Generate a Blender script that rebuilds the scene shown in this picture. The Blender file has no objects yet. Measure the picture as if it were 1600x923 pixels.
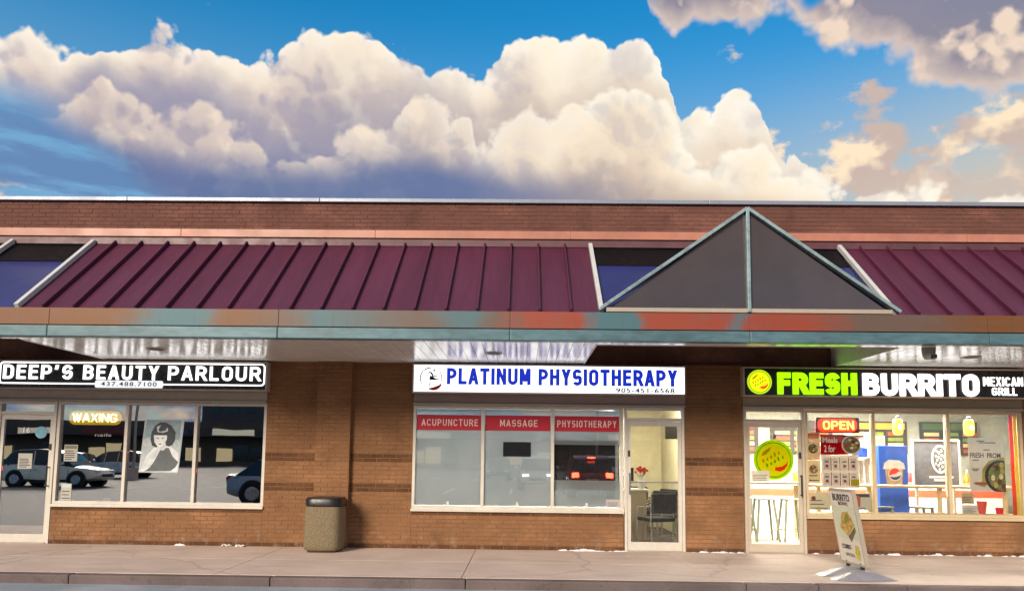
import bpy, bmesh, math, random
from math import radians as rad, pi, sin, cos
from mathutils import Vector, Matrix
random.seed(7)
S = bpy.context.scene
COL = S.collection

# ------------------------------------------------------------------ camera
cam_d = bpy.data.cameras.new('camera'); cam = bpy.data.objects.new('camera', cam_d); COL.objects.link(cam)
cam_d.sensor_width = 36.0; cam_d.lens = 36.0 * 1155 / 1600
cam_d.shift_y = 140 / 1600; cam_d.clip_end = 3000; cam_d.clip_start = 0.05
cam.matrix_world = Matrix.Translation((0.18, -12.0, 1.6)) @ Matrix.Rotation(0.0152, 4, 'Z') @ \
    Matrix.Rotation(pi/2 + rad(5.5), 4, 'X') @ Matrix.Rotation(0.0115, 4, 'Z')
S.camera = cam

# ------------------------------------------------------------------ render settings and exposure
S.view_settings.view_transform = 'Standard'; S.view_settings.look = 'None'
S.view_settings.exposure = 0.4; S.view_settings.gamma = 1.0; S.view_settings.use_curve_mapping = False
S.cycles.use_denoising = True
S.cycles.max_bounces = 7; S.cycles.diffuse_bounces = 3; S.cycles.glossy_bounces = 4
S.cycles.transparent_max_bounces = 12; S.cycles.transmission_bounces = 4
S.cycles.sample_clamp_indirect = 4.0; S.cycles.caustics_reflective = False; S.cycles.caustics_refractive = False

# ------------------------------------------------------------------ node helpers
class Nodes:
    """small expression builder on top of a node tree"""
    def __init__(s, nt): s.nt = nt
    def new(s, t, **kw):
        n = s.nt.nodes.new(t)
        for k, v in kw.items(): setattr(n, k, v)
        return n
    def put(s, sock, v):
        if isinstance(v, bpy.types.NodeSocket): s.nt.links.new(v, sock)
        elif v is not None:
            if hasattr(sock.default_value, '__len__') and not hasattr(v, '__len__'): v = (v, v, v)
            if hasattr(v, '__len__') and len(v) == 3 and len(sock.default_value) == 4: v = (*v, 1)
            sock.default_value = v
    def m(s, op, a, b=None, c=None, clamp=False):
        n = s.new('ShaderNodeMath', operation=op, use_clamp=clamp)
        s.put(n.inputs[0], a); s.put(n.inputs[1], b) if b is not None else None
        if c is not None: s.put(n.inputs[2], c)
        return n.outputs[0]
    def add(s, a, b): return s.m('ADD', a, b)
    def sub(s, a, b): return s.m('SUBTRACT', a, b)
    def mul(s, a, b): return s.m('MULTIPLY', a, b)
    def mad(s, a, b, c): return s.m('MULTIPLY_ADD', a, b, c)
    def step(s, x, lo, hi, t0=0.0, t1=1.0, smooth=True):
        n = s.new('ShaderNodeMapRange', interpolation_type='SMOOTHSTEP' if smooth else 'LINEAR', clamp=True)
        for i, v in enumerate((x, lo, hi, t0, t1)): s.put(n.inputs[i], v)
        return n.outputs[0]
    def v(s, op, a, b=None, sc=None):
        n = s.new('ShaderNodeVectorMath', operation=op); s.put(n.inputs[0], a)
        if b is not None: s.put(n.inputs[1], b)
        if sc is not None: s.put(n.inputs['Scale'], sc)
        return n.outputs[0]
    def mix(s, f, a, b, mode='MIX'):
        n = s.new('ShaderNodeMix', data_type='RGBA', blend_type=mode)
        s.put(n.inputs[0], f); s.put(n.inputs[6], a); s.put(n.inputs[7], b)
        return n.outputs[2]
    def ramp(s, x, stops, interp='LINEAR'):
        n = s.new('ShaderNodeValToRGB'); cr = n.color_ramp; cr.interpolation = interp
        while len(cr.elements) < len(stops): cr.elements.new(0.5)
        for e, (p, c) in zip(cr.elements, stops):
            e.position = p; e.color = (*c, 1) if hasattr(c, '__len__') else (c, c, c, 1)
        s.put(n.inputs[0], x); return n.outputs[0]
    def noise(s, vec, scale, detail=3.0, rough=0.5, out=0, **kw):
        n = s.new('ShaderNodeTexNoise', **kw); s.put(n.inputs['Vector'], vec)
        n.inputs['Scale'].default_value = scale; n.inputs['Detail'].default_value = detail; n.inputs['Roughness'].default_value = rough
        return n.outputs[out]
    def voro(s, vec, scale, detail=0.0, out='Distance', **kw):
        n = s.new('ShaderNodeTexVoronoi', **kw); s.put(n.inputs['Vector'], vec)
        n.inputs['Scale'].default_value = scale; n.inputs['Detail'].default_value = detail
        return n.outputs[out]
    def curve(s, x, pts):
        n = s.new('ShaderNodeFloatCurve'); cm = n.mapping; cm.use_clip = False; c = cm.curves[0]
        c.points[0].location = pts[0]; c.points[1].location = pts[-1]
        for p in pts[1:-1]: c.points.new(*p)
        for p in c.points: p.handle_type = 'VECTOR'
        cm.update(); s.put(n.inputs[1], x); return n.outputs[0]

def srgb(r, g, b):
    f = lambda c: (c/255/12.92) if c/255 <= 0.04045 else ((c/255 + 0.055)/1.055)**2.4
    return (f(r), f(g), f(b))

# ------------------------------------------------------------------ world: physical sky with a bank of cumulus
SUN_AZ, SUN_EL = 207.0, 24.0           # degrees clockwise from +Y: behind the camera, to its left
world = bpy.data.worlds.new('World'); S.world = world; world.use_nodes = True
world.cycles.sampling_method = 'NONE'
nt = world.node_tree; nt.nodes.clear(); W = Nodes(nt)
STR = 0.1
dirv = W.v('NORMALIZE', W.new('ShaderNodeTexCoord').outputs['Generated'])
sep = W.new('ShaderNodeSeparateXYZ'); W.put(sep.inputs[0], dirv)
az = W.mul(W.m('ARCTAN2', sep.outputs[0], sep.outputs[1]), 180/pi)
el = W.mul(W.m('ARCSINE', sep.outputs[2]), 180/pi)
sky = W.new('ShaderNodeTexSky', sky_type='NISHITA', sun_disc=False, sun_elevation=rad(SUN_EL), sun_rotation=rad(SUN_AZ),
            air_density=1.2, dust_density=0.5, ozone_density=3.0)
# fractal warp shared by every cloud layer, and the billows that give the heaps their bumps
wn = W.new('ShaderNodeTexNoise'); W.put(wn.inputs['Vector'], dirv)
wn.inputs['Scale'].default_value = 7; wn.inputs['Detail'].default_value = 5; wn.inputs['Roughness'].default_value = 0.58
wsep = W.new('ShaderNodeSeparateColor'); W.put(wsep.inputs[0], wn.outputs[1])
w1, w2 = W.sub(wsep.outputs[0], 0.5), W.sub(wsep.outputs[1], 0.5)
pv = W.v('ADD', dirv, W.v('SCALE', W.v('SUBTRACT', wn.outputs[1], (0.5, 0.5, 0.5)), sc=0.05))
LDIR = (0.011, 0.0, 0.012)
def billow(vec):
    d1 = W.voro(vec, 13.0, 3.2)
    return W.sub(0.62, W.m('POWER', d1, 1.5))
b0, b1 = billow(pv), billow(W.v('ADD', pv, LDIR))
big0 = W.noise(pv, 7.0, 2.5); big1 = W.noise(W.v('ADD', pv, (0.035, 0, 0.04)), 7.0, 2.5)
lit = W.add(W.mul(W.sub(b0, b1), 0.95), W.mul(W.sub(big0, big1), 2.2))      # >0 on the side towards the sun
azw = W.mad(w1, 3.2, az); elw = W.mad(w2, 2.2, el)
fold = W.m('PINGPONG', W.mul(W.add(azw, 45.0), 1/90), 1.0)                 # the bank goes on round the horizon
fold0 = W.m('PINGPONG', W.mul(W.add(az, 45.0), 1/90), 1.0)
def curve_deg(pts): return W.mad(W.curve(fold, [((a+45)/90, (e-10)/30) for a, e in pts]), 30, 10)
TOP = [(-45,21.7),(-41,23.9),(-37.2,25.7),(-35.8,26.3),(-33.6,26.4),(-32.9,27.2),(-30.7,28.5),(-29.3,28.9),(-27,29.2),(-24.8,28.8),
       (-23.4,28.2),(-21.2,28.8),(-20,29.4),(-18.9,30.2),(-17.5,30.5),(-15.8,30.4),(-14.3,31.2),(-13.6,31.5),(-12.1,31.2),(-9.5,29.8),
       (-8.4,28.9),(-6.9,29.4),(-5.1,29.6),(-4,29.1),(-3,29.5),(-1.2,31),(0.6,31.3),(3,31.5),(5,32),(7.1,31.7),(9.7,30.9),(11,29.4),
       (11.4,28.1),(11.7,26),(12.2,24.7),(12.8,24.8),(13.3,25.6),(15.3,26.3),(17.6,25.7),(18.5,24.2),(18.8,22.9),(19.6,21.8),(20.2,22.8),
       (20.6,21.9),(21,20.6),(23,19.6),(27.2,18.5),(31,17.8),(34.6,17.7),(39.4,17.9),(45,17.5)]
RIDGE = [(-45,19.7),(-36.8,20.4),(-33.4,23.2),(-31.6,25.1),(-30.6,24.8),(-29.2,24.3),(-24.5,24.7),(-22.8,24.6),(-21.2,24.1),(-19.5,23.3),
         (-18,22.2),(-17.1,22),(-15.2,23.6),(-13.3,24.5),(-11.3,25),(-9.4,26.5),(-8.1,27.1),(-7.3,26.4),(-6.3,26),(-5.5,26.8),(-4.5,25.7),
         (-3.8,23.9),(-2.7,24.6),(-1.1,25.5),(0.4,26.8),(2,25.8),(4,28),(6.6,28.8),(9.1,27.8),(11.1,26.4),(12.1,24.6),(13.5,22.4),
         (15.4,22.9),(17.8,23.2),(20,20.8),(23,19.6),(34.6,17.4),(45,15.8)]
BASE = [(-45,22),(-38,22.2),(-35.5,22),(-31.5,20),(-28,18.2),(-24,16.8),(-20,15.5),(-15,14),(-10,12),(-4,11),(5,14),(20,12),(45,10)]
GREY = [(-45,45),(-20,48),(5,46),(8,38),(9.5,31.5),(12,29.3),(14.5,30),(17.5,29.2),(20,30),(23,27.4),(25,26.4),(28,25),(31,23.6),(33.5,22.4),(38,22),(45,21)]
warm = W.step(az, -26, 16)
SHADE = [(-45,19),(-33,19.6),(-26,19.9),(-18,20.6),(-10,21.6),(-3,21.4),(2,20.6),(8,19.8),(14,19),(20,17.5),(30,15),(45,14)]
under = W.step(W.sub(elw, curve_deg(SHADE)), 1.9, -1.0)          # flat shaded underside of the bank
ucol = W.mix(W.step(az, -6, 14), srgb(94,114,158), srgb(182,164,156))
# clear air: deep blue overhead, paling and yellowing low on the right
clear = W.mix(1.0, W.v('SCALE', sky.outputs[0], sc=STR), (0.12, 1.22, 1.62), 'MULTIPLY')
clear = W.mix(W.mul(W.step(el, 33, 17), 0.85), clear, (0.21, 0.40, 0.61))
hz = W.mul(W.step(el, 29, 15), W.step(fold0, 0.45, 0.95))
clear = W.mix(W.mul(hz, 0.95), clear, (0.62, 0.60, 0.49))
# small broken clouds over the clear air
pn = W.noise(W.v('MULTIPLY', dirv, (1, 1, 1.7)), 11.0, 6.0, 0.56)
region = W.mul(W.step(fold0, 0.62, 0.80), W.step(el, 27, 22))
patch = W.add(pn, W.mad(region, 0.155, -0.115))
pa = W.step(patch, 0.50, 0.59)
pcol = W.mix(W.step(lit, -0.25, 0.35), srgb(200,180,170), srgb(252,228,196))
c = W.mix(pa, clear, pcol)
# low blue streaks under the bank
sn = W.noise(W.v('MULTIPLY', dirv, (1, 1, 5)), 6.0, 5.0, 0.55)
c = W.mix(W.mul(W.step(sn, 0.44, 0.58), W.mul(W.step(el, 24, 20, 0, 0.85), W.sub(1.0, warm))), c, srgb(98,130,176))
c = W.mix(W.mul(W.step(sn, 0.42, 0.56), W.mul(W.step(el, 20.5, 17.5, 0, 0.8), warm)), c, srgb(206,188,176))
# grey sheet above on the right
dg = W.add(W.sub(elw, curve_deg(GREY)), W.mul(b0, 1.6))
hole = W.step(W.noise(dirv, 6.0, 3.0), 0.60, 0.66)
ga = W.mul(W.step(dg, 0.0, 1.1), W.sub(1.0, hole))
gcol = W.ramp(W.step(dg, 0, 6, smooth=False), [(0.0, srgb(240,216,196)), (0.22, srgb(196,180,176)), (0.45, srgb(142,138,154)), (1.0, srgb(132,134,156))])
gcol = W.mix(W.step(lit, 0.12, 0.6), gcol, srgb(236,214,194))
c = W.mix(ga, c, gcol)
# back heap
d1 = W.add(W.sub(curve_deg(TOP), elw), W.mul(b0, 1.7))
a1 = W.mul(W.step(d1, 0.0, 0.36), W.step(W.sub(elw, curve_deg(BASE)), -1.2, 2.2))
dk = W.step(d1, 0.0, 12.0, smooth=False)
sh1 = W.ramp(dk, [(0.0, srgb(252,242,228)), (0.14, srgb(226,209,196)), (0.36, srgb(182,170,176)), (0.62, srgb(134,136,164)), (1.0, srgb(98,116,158))])
sw1 = W.ramp(dk, [(0.0, srgb(255,249,236)), (0.25, srgb(250,234,208)), (0.55, srgb(236,210,178)), (0.8, srgb(205,186,172)), (1.0, srgb(165,150,150))])
k1 = W.mix(warm, sh1, sw1)
k1 = W.mix(W.step(lit, -0.05, 0.55, 0, 0.55), k1, srgb(255,241,216))
k1 = W.mix(W.mul(W.step(lit, 0.0, -0.5, 0, 0.62), W.sub(1.0, W.mul(warm, 0.55))), k1, srgb(156,150,170))
d2 = W.add(W.sub(curve_deg(RIDGE), elw), W.mul(b0, 1.9))
k1 = W.mix(W.mul(W.step(d2, -3.6, 0.2), W.sub(0.72, W.mul(warm, 0.38))), k1, W.mix(warm, srgb(150,148,172), srgb(196,180,172)))   # valley behind the nearer ridge
k1 = W.mix(W.mul(under, 0.9), k1, ucol)
c = W.mix(a1, c, k1)
# nearer ridge in front of it
a2 = W.mul(W.step(d2, -0.05, 0.6), W.step(W.sub(elw, curve_deg(BASE)), -1.0, 1.8))
dk2 = W.step(d2, 0.0, 9.0, smooth=False)
sh2 = W.ramp(dk2, [(0.0, srgb(226,209,196)), (0.25, srgb(196,182,180)), (0.5, srgb(150,146,166)), (0.75, srgb(112,124,160)), (1.0, srgb(92,114,158))])
sw2 = W.ramp(dk2, [(0.0, srgb(255,248,232)), (0.3, srgb(246,228,202)), (0.6, srgb(222,200,178)), (1.0, srgb(170,158,158))])
k2 = W.mix(warm, sh2, sw2)
k2 = W.mix(W.step(lit, 0.0, 0.55, 0, 0.55), k2, srgb(252,234,208))
k2 = W.mix(W.mul(W.step(lit, 0.0, -0.5, 0, 0.6), W.sub(1.0, W.mul(warm, 0.6))), k2, srgb(140,138,164))
k2 = W.mix(W.mul(under, 0.9), k2, ucol)
c = W.mix(a2, c, k2)
# ground side of the sphere is never seen: let it fade to a dull haze
c = W.mix(W.step(el, 2, -6), c, (0.12, 0.12, 0.12))
bg = W.new('ShaderNodeBackground'); W.put(bg.inputs[0], W.v('SCALE', c, sc=0.80/STR)); bg.inputs[1].default_value = STR
out = W.new('ShaderNodeOutputWorld'); nt.links.new(bg.outputs[0], out.inputs[0])

# ------------------------------------------------------------------ sun
sun_d = bpy.data.lights.new('sun', 'SUN'); sun_d.energy = 3.1; sun_d.angle = rad(20); sun_d.color = (1.0, 0.85, 0.68)
sun = bpy.data.objects.new('sun', sun_d); COL.objects.link(sun)
_to = Vector((sin(rad(SUN_AZ))*cos(rad(SUN_EL)), cos(rad(SUN_AZ))*cos(rad(SUN_EL)), sin(rad(SUN_EL))))
sun.rotation_euler = _to.to_track_quat('Z', 'Y').to_euler(); sun.location = _to * 60

# ------------------------------------------------------------------ materials
MATS = {}
def mat(name, base, rough=0.6, metal=0.0, var=0.12, vscale=6.0, bump=0.0, bscale=60.0, spec=0.5, emit=None, estr=0.0, coat=0.0, stretch=(1,1,1)):
    """procedural material: base colour broken up by two scales of noise, optional fine relief"""
    if name in MATS: return MATS[name]
    m = bpy.data.materials.new(name); m.use_nodes = True; n = Nodes(m.node_tree)
    b = m.node_tree.nodes['Principled BSDF']
    pos = n.v('MULTIPLY', n.new('ShaderNodeNewGeometry').outputs['Position'], stretch)
    f = n.add(n.mul(n.noise(pos, vscale, 4), 0.6), n.mul(n.noise(pos, vscale*7, 3), 0.4))
    lo = tuple(c*(1-var*1.6) for c in base); hi = tuple(min(1, c*(1+var*1.6)) for c in base)
    n.put(b.inputs['Base Color'], n.mix(n.step(f, 0.3, 0.7), lo, hi))
    n.put(b.inputs['Roughness'], n.step(n.noise(pos, vscale*2.3, 3), 0.3, 0.7, max(0.02, rough*0.85), min(1, rough*1.15)))
    b.inputs['Metallic'].default_value = metal; b.inputs['Specular IOR Level'].default_value = spec
    b.inputs['Coat Weight'].default_value = coat
    if bump:
        bp = n.new('ShaderNodeBump'); bp.inputs['Strength'].default_value = bump; bp.inputs['Distance'].default_value = 0.01
        n.put(bp.inputs['Height'], n.noise(pos, bscale, 4)); n.put(b.inputs['Normal'], bp.outputs[0])
    if emit: b.inputs['Emission Color'].default_value = (*emit, 1); b.inputs['Emission Strength'].default_value = estr
    MATS[name] = m; return m

def glass(name, tint=(0.9, 0.93, 0.92), refl=0.08, rough=0.0):
    m = bpy.data.materials.new(name); m.use_nodes = True; n = Nodes(m.node_tree); m.node_tree.nodes.clear()
    tr = n.new('ShaderNodeBsdfTransparent'); n.put(tr.inputs[0], tint)
    gl = n.new('ShaderNodeBsdfGlossy'); gl.inputs['Roughness'].default_value = rough; n.put(gl.inputs['Color'], (0.95, 0.97, 1.0))
    pos = n.new('ShaderNodeNewGeometry').outputs['Position']
    bp = n.new('ShaderNodeBump'); bp.inputs['Strength'].default_value = 0.05; bp.inputs['Distance'].default_value = 0.01
    n.put(bp.inputs['Height'], n.noise(pos, 1.6, 1)); n.put(gl.inputs['Normal'], bp.outputs[0])
    fr = n.new('ShaderNodeFresnel'); fr.inputs[0].default_value = 1.5
    mx = n.new('ShaderNodeMixShader'); n.put(mx.inputs[0], n.m('ADD', n.mul(fr.outputs[0], 0.9), refl, clamp=True))
    n.nt.links.new(tr.outputs[0], mx.inputs[1]); n.nt.links.new(gl.outputs[0], mx.inputs[2])
    o = n.new('ShaderNodeOutputMaterial'); n.nt.links.new(mx.outputs[0], o.inputs[0])
    return m

def brick_mat(name, cols, rough=0.85):
    m = bpy.data.materials.new(name); m.use_nodes = True; n = Nodes(m.node_tree); b = m.node_tree.nodes['Principled BSDF']
    g = n.new('ShaderNodeNewGeometry'); pos = g.outputs['Position']; oi = n.new('ShaderNodeObjectInfo')
    r = n.m('FRACT', n.add(g.outputs['Random Per Island'], oi.outputs['Random']))
    col = n.ramp(r, [(i/(len(cols)-1), c) for i, c in enumerate(cols)])
    blotch = n.noise(n.v('MULTIPLY', pos, (1, 1, 1.8)), 1.1, 5, 0.62)
    col = n.mix(n.step(blotch, 0.46, 0.70, 0, 0.75), col, tuple(c*1.55 for c in cols[-1]))
    col = n.mix(n.step(n.noise(pos, 2.3, 5, 0.65), 0.52, 0.72, 0, 0.55), col, tuple(c*0.55 for c in cols[0]))
    sp = n.new('ShaderNodeSeparateXYZ'); n.put(sp.inputs[0], pos)
    salt = n.mul(n.step(sp.outputs[2], 0.55, 0.12), n.step(n.noise(pos, 6, 4, 0.6), 0.52, 0.68, 0, 0.35))
    col = n.mix(salt, col, (0.42, 0.36, 0.30))
    col = n.mix(n.step(n.noise(pos, 55, 3), 0.45, 0.75, 0, 0.35), col, tuple(c*0.5 for c in cols[0]))
    n.put(b.inputs['Base Color'], col); b.inputs['Roughness'].default_value = rough; b.inputs['Specular IOR Level'].default_value = 0.25
    bp = n.new('ShaderNodeBump'); bp.inputs['Strength'].default_value = 0.5; bp.inputs['Distance'].default_value = 0.006
    n.put(bp.inputs['Height'], n.noise(pos, 45, 5)); n.put(b.inputs['Normal'], bp.outputs[0])
    return m

def flat(name, rgb255, rough=0.55, **kw): return mat(name, srgb(*rgb255), rough, var=kw.pop('var', 0.05), **kw)

# ------------------------------------------------------------------ mesh helpers
def bbox(bm, x0, x1, y0, y1, z0, z1, bevel=0.0):
    vs = [bm.verts.new((x, y, z)) for z in (z0, z1) for y in (y0, y1) for x in (x0, x1)]
    fs = [bm.faces.new([vs[i] for i in q]) for q in ((0,2,3,1), (4,5,7,6), (0,1,5,4), (2,6,7,3), (0,4,6,2), (1,3,7,5))]
    if bevel: bmesh.ops.bevel(bm, geom=list({e for f in fs for e in f.edges}), offset=bevel, segments=2, affect='EDGES', profile=0.6)
def tube(bm, p, q, r, r2=None, n=10, cap=True):
    p, q = Vector(p), Vector(q); d = (q-p); a = d.orthogonal().normalized(); b = d.normalized().cross(a); r2 = r if r2 is None else r2
    A = [bm.verts.new(p + (a*cos(2*pi*i/n) + b*sin(2*pi*i/n))*r) for i in range(n)]
    B = [bm.verts.new(q + (a*cos(2*pi*i/n) + b*sin(2*pi*i/n))*r2) for i in range(n)]
    for i in range(n): bm.faces.new((A[i], A[(i+1) % n], B[(i+1) % n], B[i]))
    if cap: bm.faces.new(A[::-1]); bm.faces.new(B)
def lathe(bm, prof, n=24, c=(0, 0, 0), sx=1.0, sy=1.0):
    rings = [[bm.verts.new((c[0]+r*cos(2*pi*i/n)*sx, c[1]+r*sin(2*pi*i/n)*sy, c[2]+z)) for i in range(n)] for r, z in prof]
    for A, B in zip(rings, rings[1:]):
        for i in range(n): bm.faces.new((A[i], A[(i+1) % n], B[(i+1) % n], B[i]))
    bm.faces.new(rings[0][::-1]); bm.faces.new(rings[-1])
def prism(bm, pts, y0, y1):
    """outline in x,z (counter-clockwise seen from -y), extruded from y0 (front) to y1"""
    A = [bm.verts.new((x, y0, z)) for x, z in pts]; B = [bm.verts.new((x, y1, z)) for x, z in pts]; n = len(pts)
    bm.faces.new(A); bm.faces.new(B[::-1])
    for i in range(n): bm.faces.new((A[(i+1) % n], A[i], B[i], B[(i+1) % n]))
def arc(cx, cz, rx, rz, a0=0, a1=360, n=32):
    full = abs(a1-a0) >= 360
    return [(cx+rx*cos(rad(a0+(a1-a0)*i/(n if full else n-1))), cz+rz*sin(rad(a0+(a1-a0)*i/(n if full else n-1)))) for i in range(n)]
def rrect(x0, x1, z0, z1, r, n=6):
    o = []
    for cx, cz, a in ((x1-r, z0+r, -90), (x1-r, z1-r, 0), (x0+r, z1-r, 90), (x0+r, z0+r, 180)):
        o += [(cx+r*cos(rad(a+90*i/n)), cz+r*sin(rad(a+90*i/n))) for i in range(n+1)]
    return o
def ring(bm, outer, inner, y0, y1):
    n = len(outer); V = lambda L, y: [bm.verts.new((x, y, z)) for x, z in L]
    a, b, c, d = V(outer, y0), V(inner, y0), V(outer, y1), V(inner, y1)
    for i in range(n):
        j = (i+1) % n
        for q in ((a[i], a[j], b[j], b[i]), (c[j], c[i], d[i], d[j]), (a[j], a[i], c[i], c[j]), (b[i], b[j], d[j], d[i])): bm.faces.new(q)

def link(name, data, parent=None):
    o = bpy.data.objects.new(name, data); COL.objects.link(o)
    if parent: o.parent = parent
    return o
def origin_of(p):
    v = Vector((0, 0, 0))
    while p: v += p.location; p = p.parent
    return v
def obj(name, bm, m, parent=None, smooth=False):
    """one mesh object; geometry is given in world coordinates and moved into its parent's frame"""
    bmesh.ops.recalc_face_normals(bm, faces=bm.faces)
    me = bpy.data.meshes.new(name)
    if parent: bmesh.ops.translate(bm, verts=bm.verts, vec=-origin_of(parent))
    bm.to_mesh(me); bm.free()
    for mm in (m if isinstance(m, (list, tuple)) else [m]): me.materials.append(mm)
    if smooth:
        for p in me.polygons: p.use_smooth = True
        try: me.set_sharp_from_angle(angle=rad(40))
        except Exception: pass
    return link(name, me, parent)
def box(name, x0, x1, y0, y1, z0, z1, m, parent=None, bevel=0.0):
    bm = bmesh.new(); bbox(bm, x0, x1, y0, y1, z0, z1, bevel); return obj(name, bm, m, parent)
def shape(name, pts, y0, y1, m, parent=None):
    bm = bmesh.new(); prism(bm, pts, y0, y1); return obj(name, bm, m, parent)
def tag(o, label, cat, group=None):
    o['label'] = label; o['category'] = cat
    if group: o['group'] = group
    return o
def thing(name, label, cat, loc=(0, 0, 0), group=None):
    o = link(name, None); o.location = loc; o.empty_display_size = 0.2; return tag(o, label, cat, group)
def struct(o): o['kind'] = 'structure'; return o
def copy_tree(o, parent=None):
    c = o.copy(); COL.objects.link(c); c.parent = parent
    for ch in o.children: copy_tree(ch, c)
    return c

def text(name, body, x0, x1, z0, z1, y, m, parent, bold=0.02, depth=0.012, spacing=1.0):
    """raised or printed lettering fitted into x0..x1, z0..z1, its face turned to -y"""
    cu = bpy.data.curves.new(name, 'FONT'); cu.body = body; cu.offset = bold; cu.space_character = spacing
    cu.extrude = 0.5; cu.resolution_u = 4
    t = bpy.data.objects.new(name, cu); COL.objects.link(t)
    me = bpy.data.meshes.new_from_object(t.evaluated_get(bpy.context.evaluated_depsgraph_get()))
    bpy.data.objects.remove(t); bpy.data.curves.remove(cu)
    xs = [v.co.x for v in me.vertices]; zs = [v.co.y for v in me.vertices]
    ax, az_ = (x1-x0)/(max(xs)-min(xs)), (z1-z0)/(max(zs)-min(zs)); mx, mz = min(xs), min(zs)
    off = origin_of(parent)
    for v in me.vertices:
        v.co = Vector((x0+(v.co.x-mx)*ax, y-depth/2-(v.co.z)*depth, z0+(v.co.y-mz)*az_)) - off
    me.materials.append(m)
    return link(name, me, parent)


# block capitals drawn stroke by stroke, so that weight and width can follow each sign
def _arc(cx, cy, rx, ry, a0, a1, n=7): return [(cx+rx*cos(rad(a0+(a1-a0)*i/n)), cy+ry*sin(rad(a0+(a1-a0)*i/n))) for i in range(n+1)]
def glyph(ch, W, H):
    """centre lines in a W x H box: ('p', points) a bent stroke, ('c', points) a closed one, ('d', p, q) a slanted one cut level"""
    m, r = H*.53, min(W*.5, H*.30); stem = ('p', [(0, 0), (0, H)])
    bowl = lambda y0, y1, x=W: ('p', [(0, y0)] + _arc(x-min(x*.6, (y1-y0)/2), (y0+y1)/2, min(x*.6, (y1-y0)/2), (y1-y0)/2, -90, 90) + [(0, y1)])
    oval = ('c', _arc(W-r, H-r, r, r, 0, 90)[:-1] + _arc(r, H-r, r, r, 90, 180)[:-1] + _arc(r, r, r, r, 180, 270)[:-1] + _arc(W-r, r, r, r, 270, 360)[:-1])
    cee = lambda hook: ('p', [(W, H-r*.9)] + _arc(W-r, H-r, r, r, 10, 90)[1:] + _arc(r, H-r, r, r, 90, 180) + _arc(r, r, r, r, 180, 270) + _arc(W-r, r, r, r, 270, 350)[:-1] + [(W, r*.9)])
    g = {'A': [('d', (0, 0), (W*.5, H)), ('d', (W, 0), (W*.5, H)), ('p', [(W*.2, H*.27), (W*.8, H*.27)])],
         'B': [stem, bowl(m, H, W*.94), bowl(0, m)], 'C': [cee(0)], 'D': [stem, ('p', [(0, 0)] + _arc(W-r, r, r, r, -90, 0) + _arc(W-r, H-r, r, r, 0, 90) + [(0, H)])],
         'E': [stem, ('p', [(0, H), (W, H)]), ('p', [(0, m), (W*.88, m)]), ('p', [(0, 0), (W, 0)])], 'F': [stem, ('p', [(0, H), (W, H)]), ('p', [(0, m), (W*.88, m)])],
         'G': [cee(1), ('p', [(W*.55, H*.45), (W, H*.45), (W, r*.6)])], 'H': [stem, ('p', [(W, 0), (W, H)]), ('p', [(0, m), (W, m)])], 'I': [stem],
         'L': [stem, ('p', [(0, 0), (W, 0)])], 'M': [stem, ('p', [(W, 0), (W, H)]), ('d', (W*.5, H*.12), (W*.05, H)), ('d', (W*.5, H*.12), (W*.95, H))],
         'N': [stem, ('p', [(W, 0), (W, H)]), ('d', (W, 0), (0, H))], 'O': [oval], 'P': [stem, bowl(m*.82, H)], 'R': [stem, bowl(m*.88, H), ('d', (W, 0), (W*.45, m*.9))],
         'S': [('p', [(W, H-r*.75)] + _arc(W-r, H-r*.9, r, r*.9, 15, 90)[1:] + _arc(r, H-r*.9, r, r*.9, 90, 180) + _arc(r, H*.53+r*.2, r, r*.5, 180, 250) + _arc(W-r, H*.45-r*.1, r, r*.5, 70, 0) + _arc(W-r, r*.9, r, r*.9, 0, -90) + _arc(r, r*.9, r, r*.9, 270, 195))],
         'T': [('p', [(0, H), (W, H)]), ('p', [(W*.5, 0), (W*.5, H)])], 'U': [('p', [(0, H)] + _arc(r, r, r, r, 180, 270) + _arc(W-r, r, r, r, 270, 360) + [(W, H)])],
         'W': [('d', (W*.26, 0), (0, H)), ('d', (W*.26, 0), (W*.5, H)), ('d', (W*.74, 0), (W*.5, H)), ('d', (W*.74, 0), (W, H))],
         'X': [('d', (0, 0), (W, H)), ('d', (W, 0), (0, H))], 'Y': [('d', (W*.5, H*.42), (0, H)), ('d', (W*.5, H*.42), (W, H)), ('p', [(W*.5, 0), (W*.5, H*.5)])], "'": [('d', (0, H*.72), (W*.5, H))]}
    return g[ch]
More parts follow.
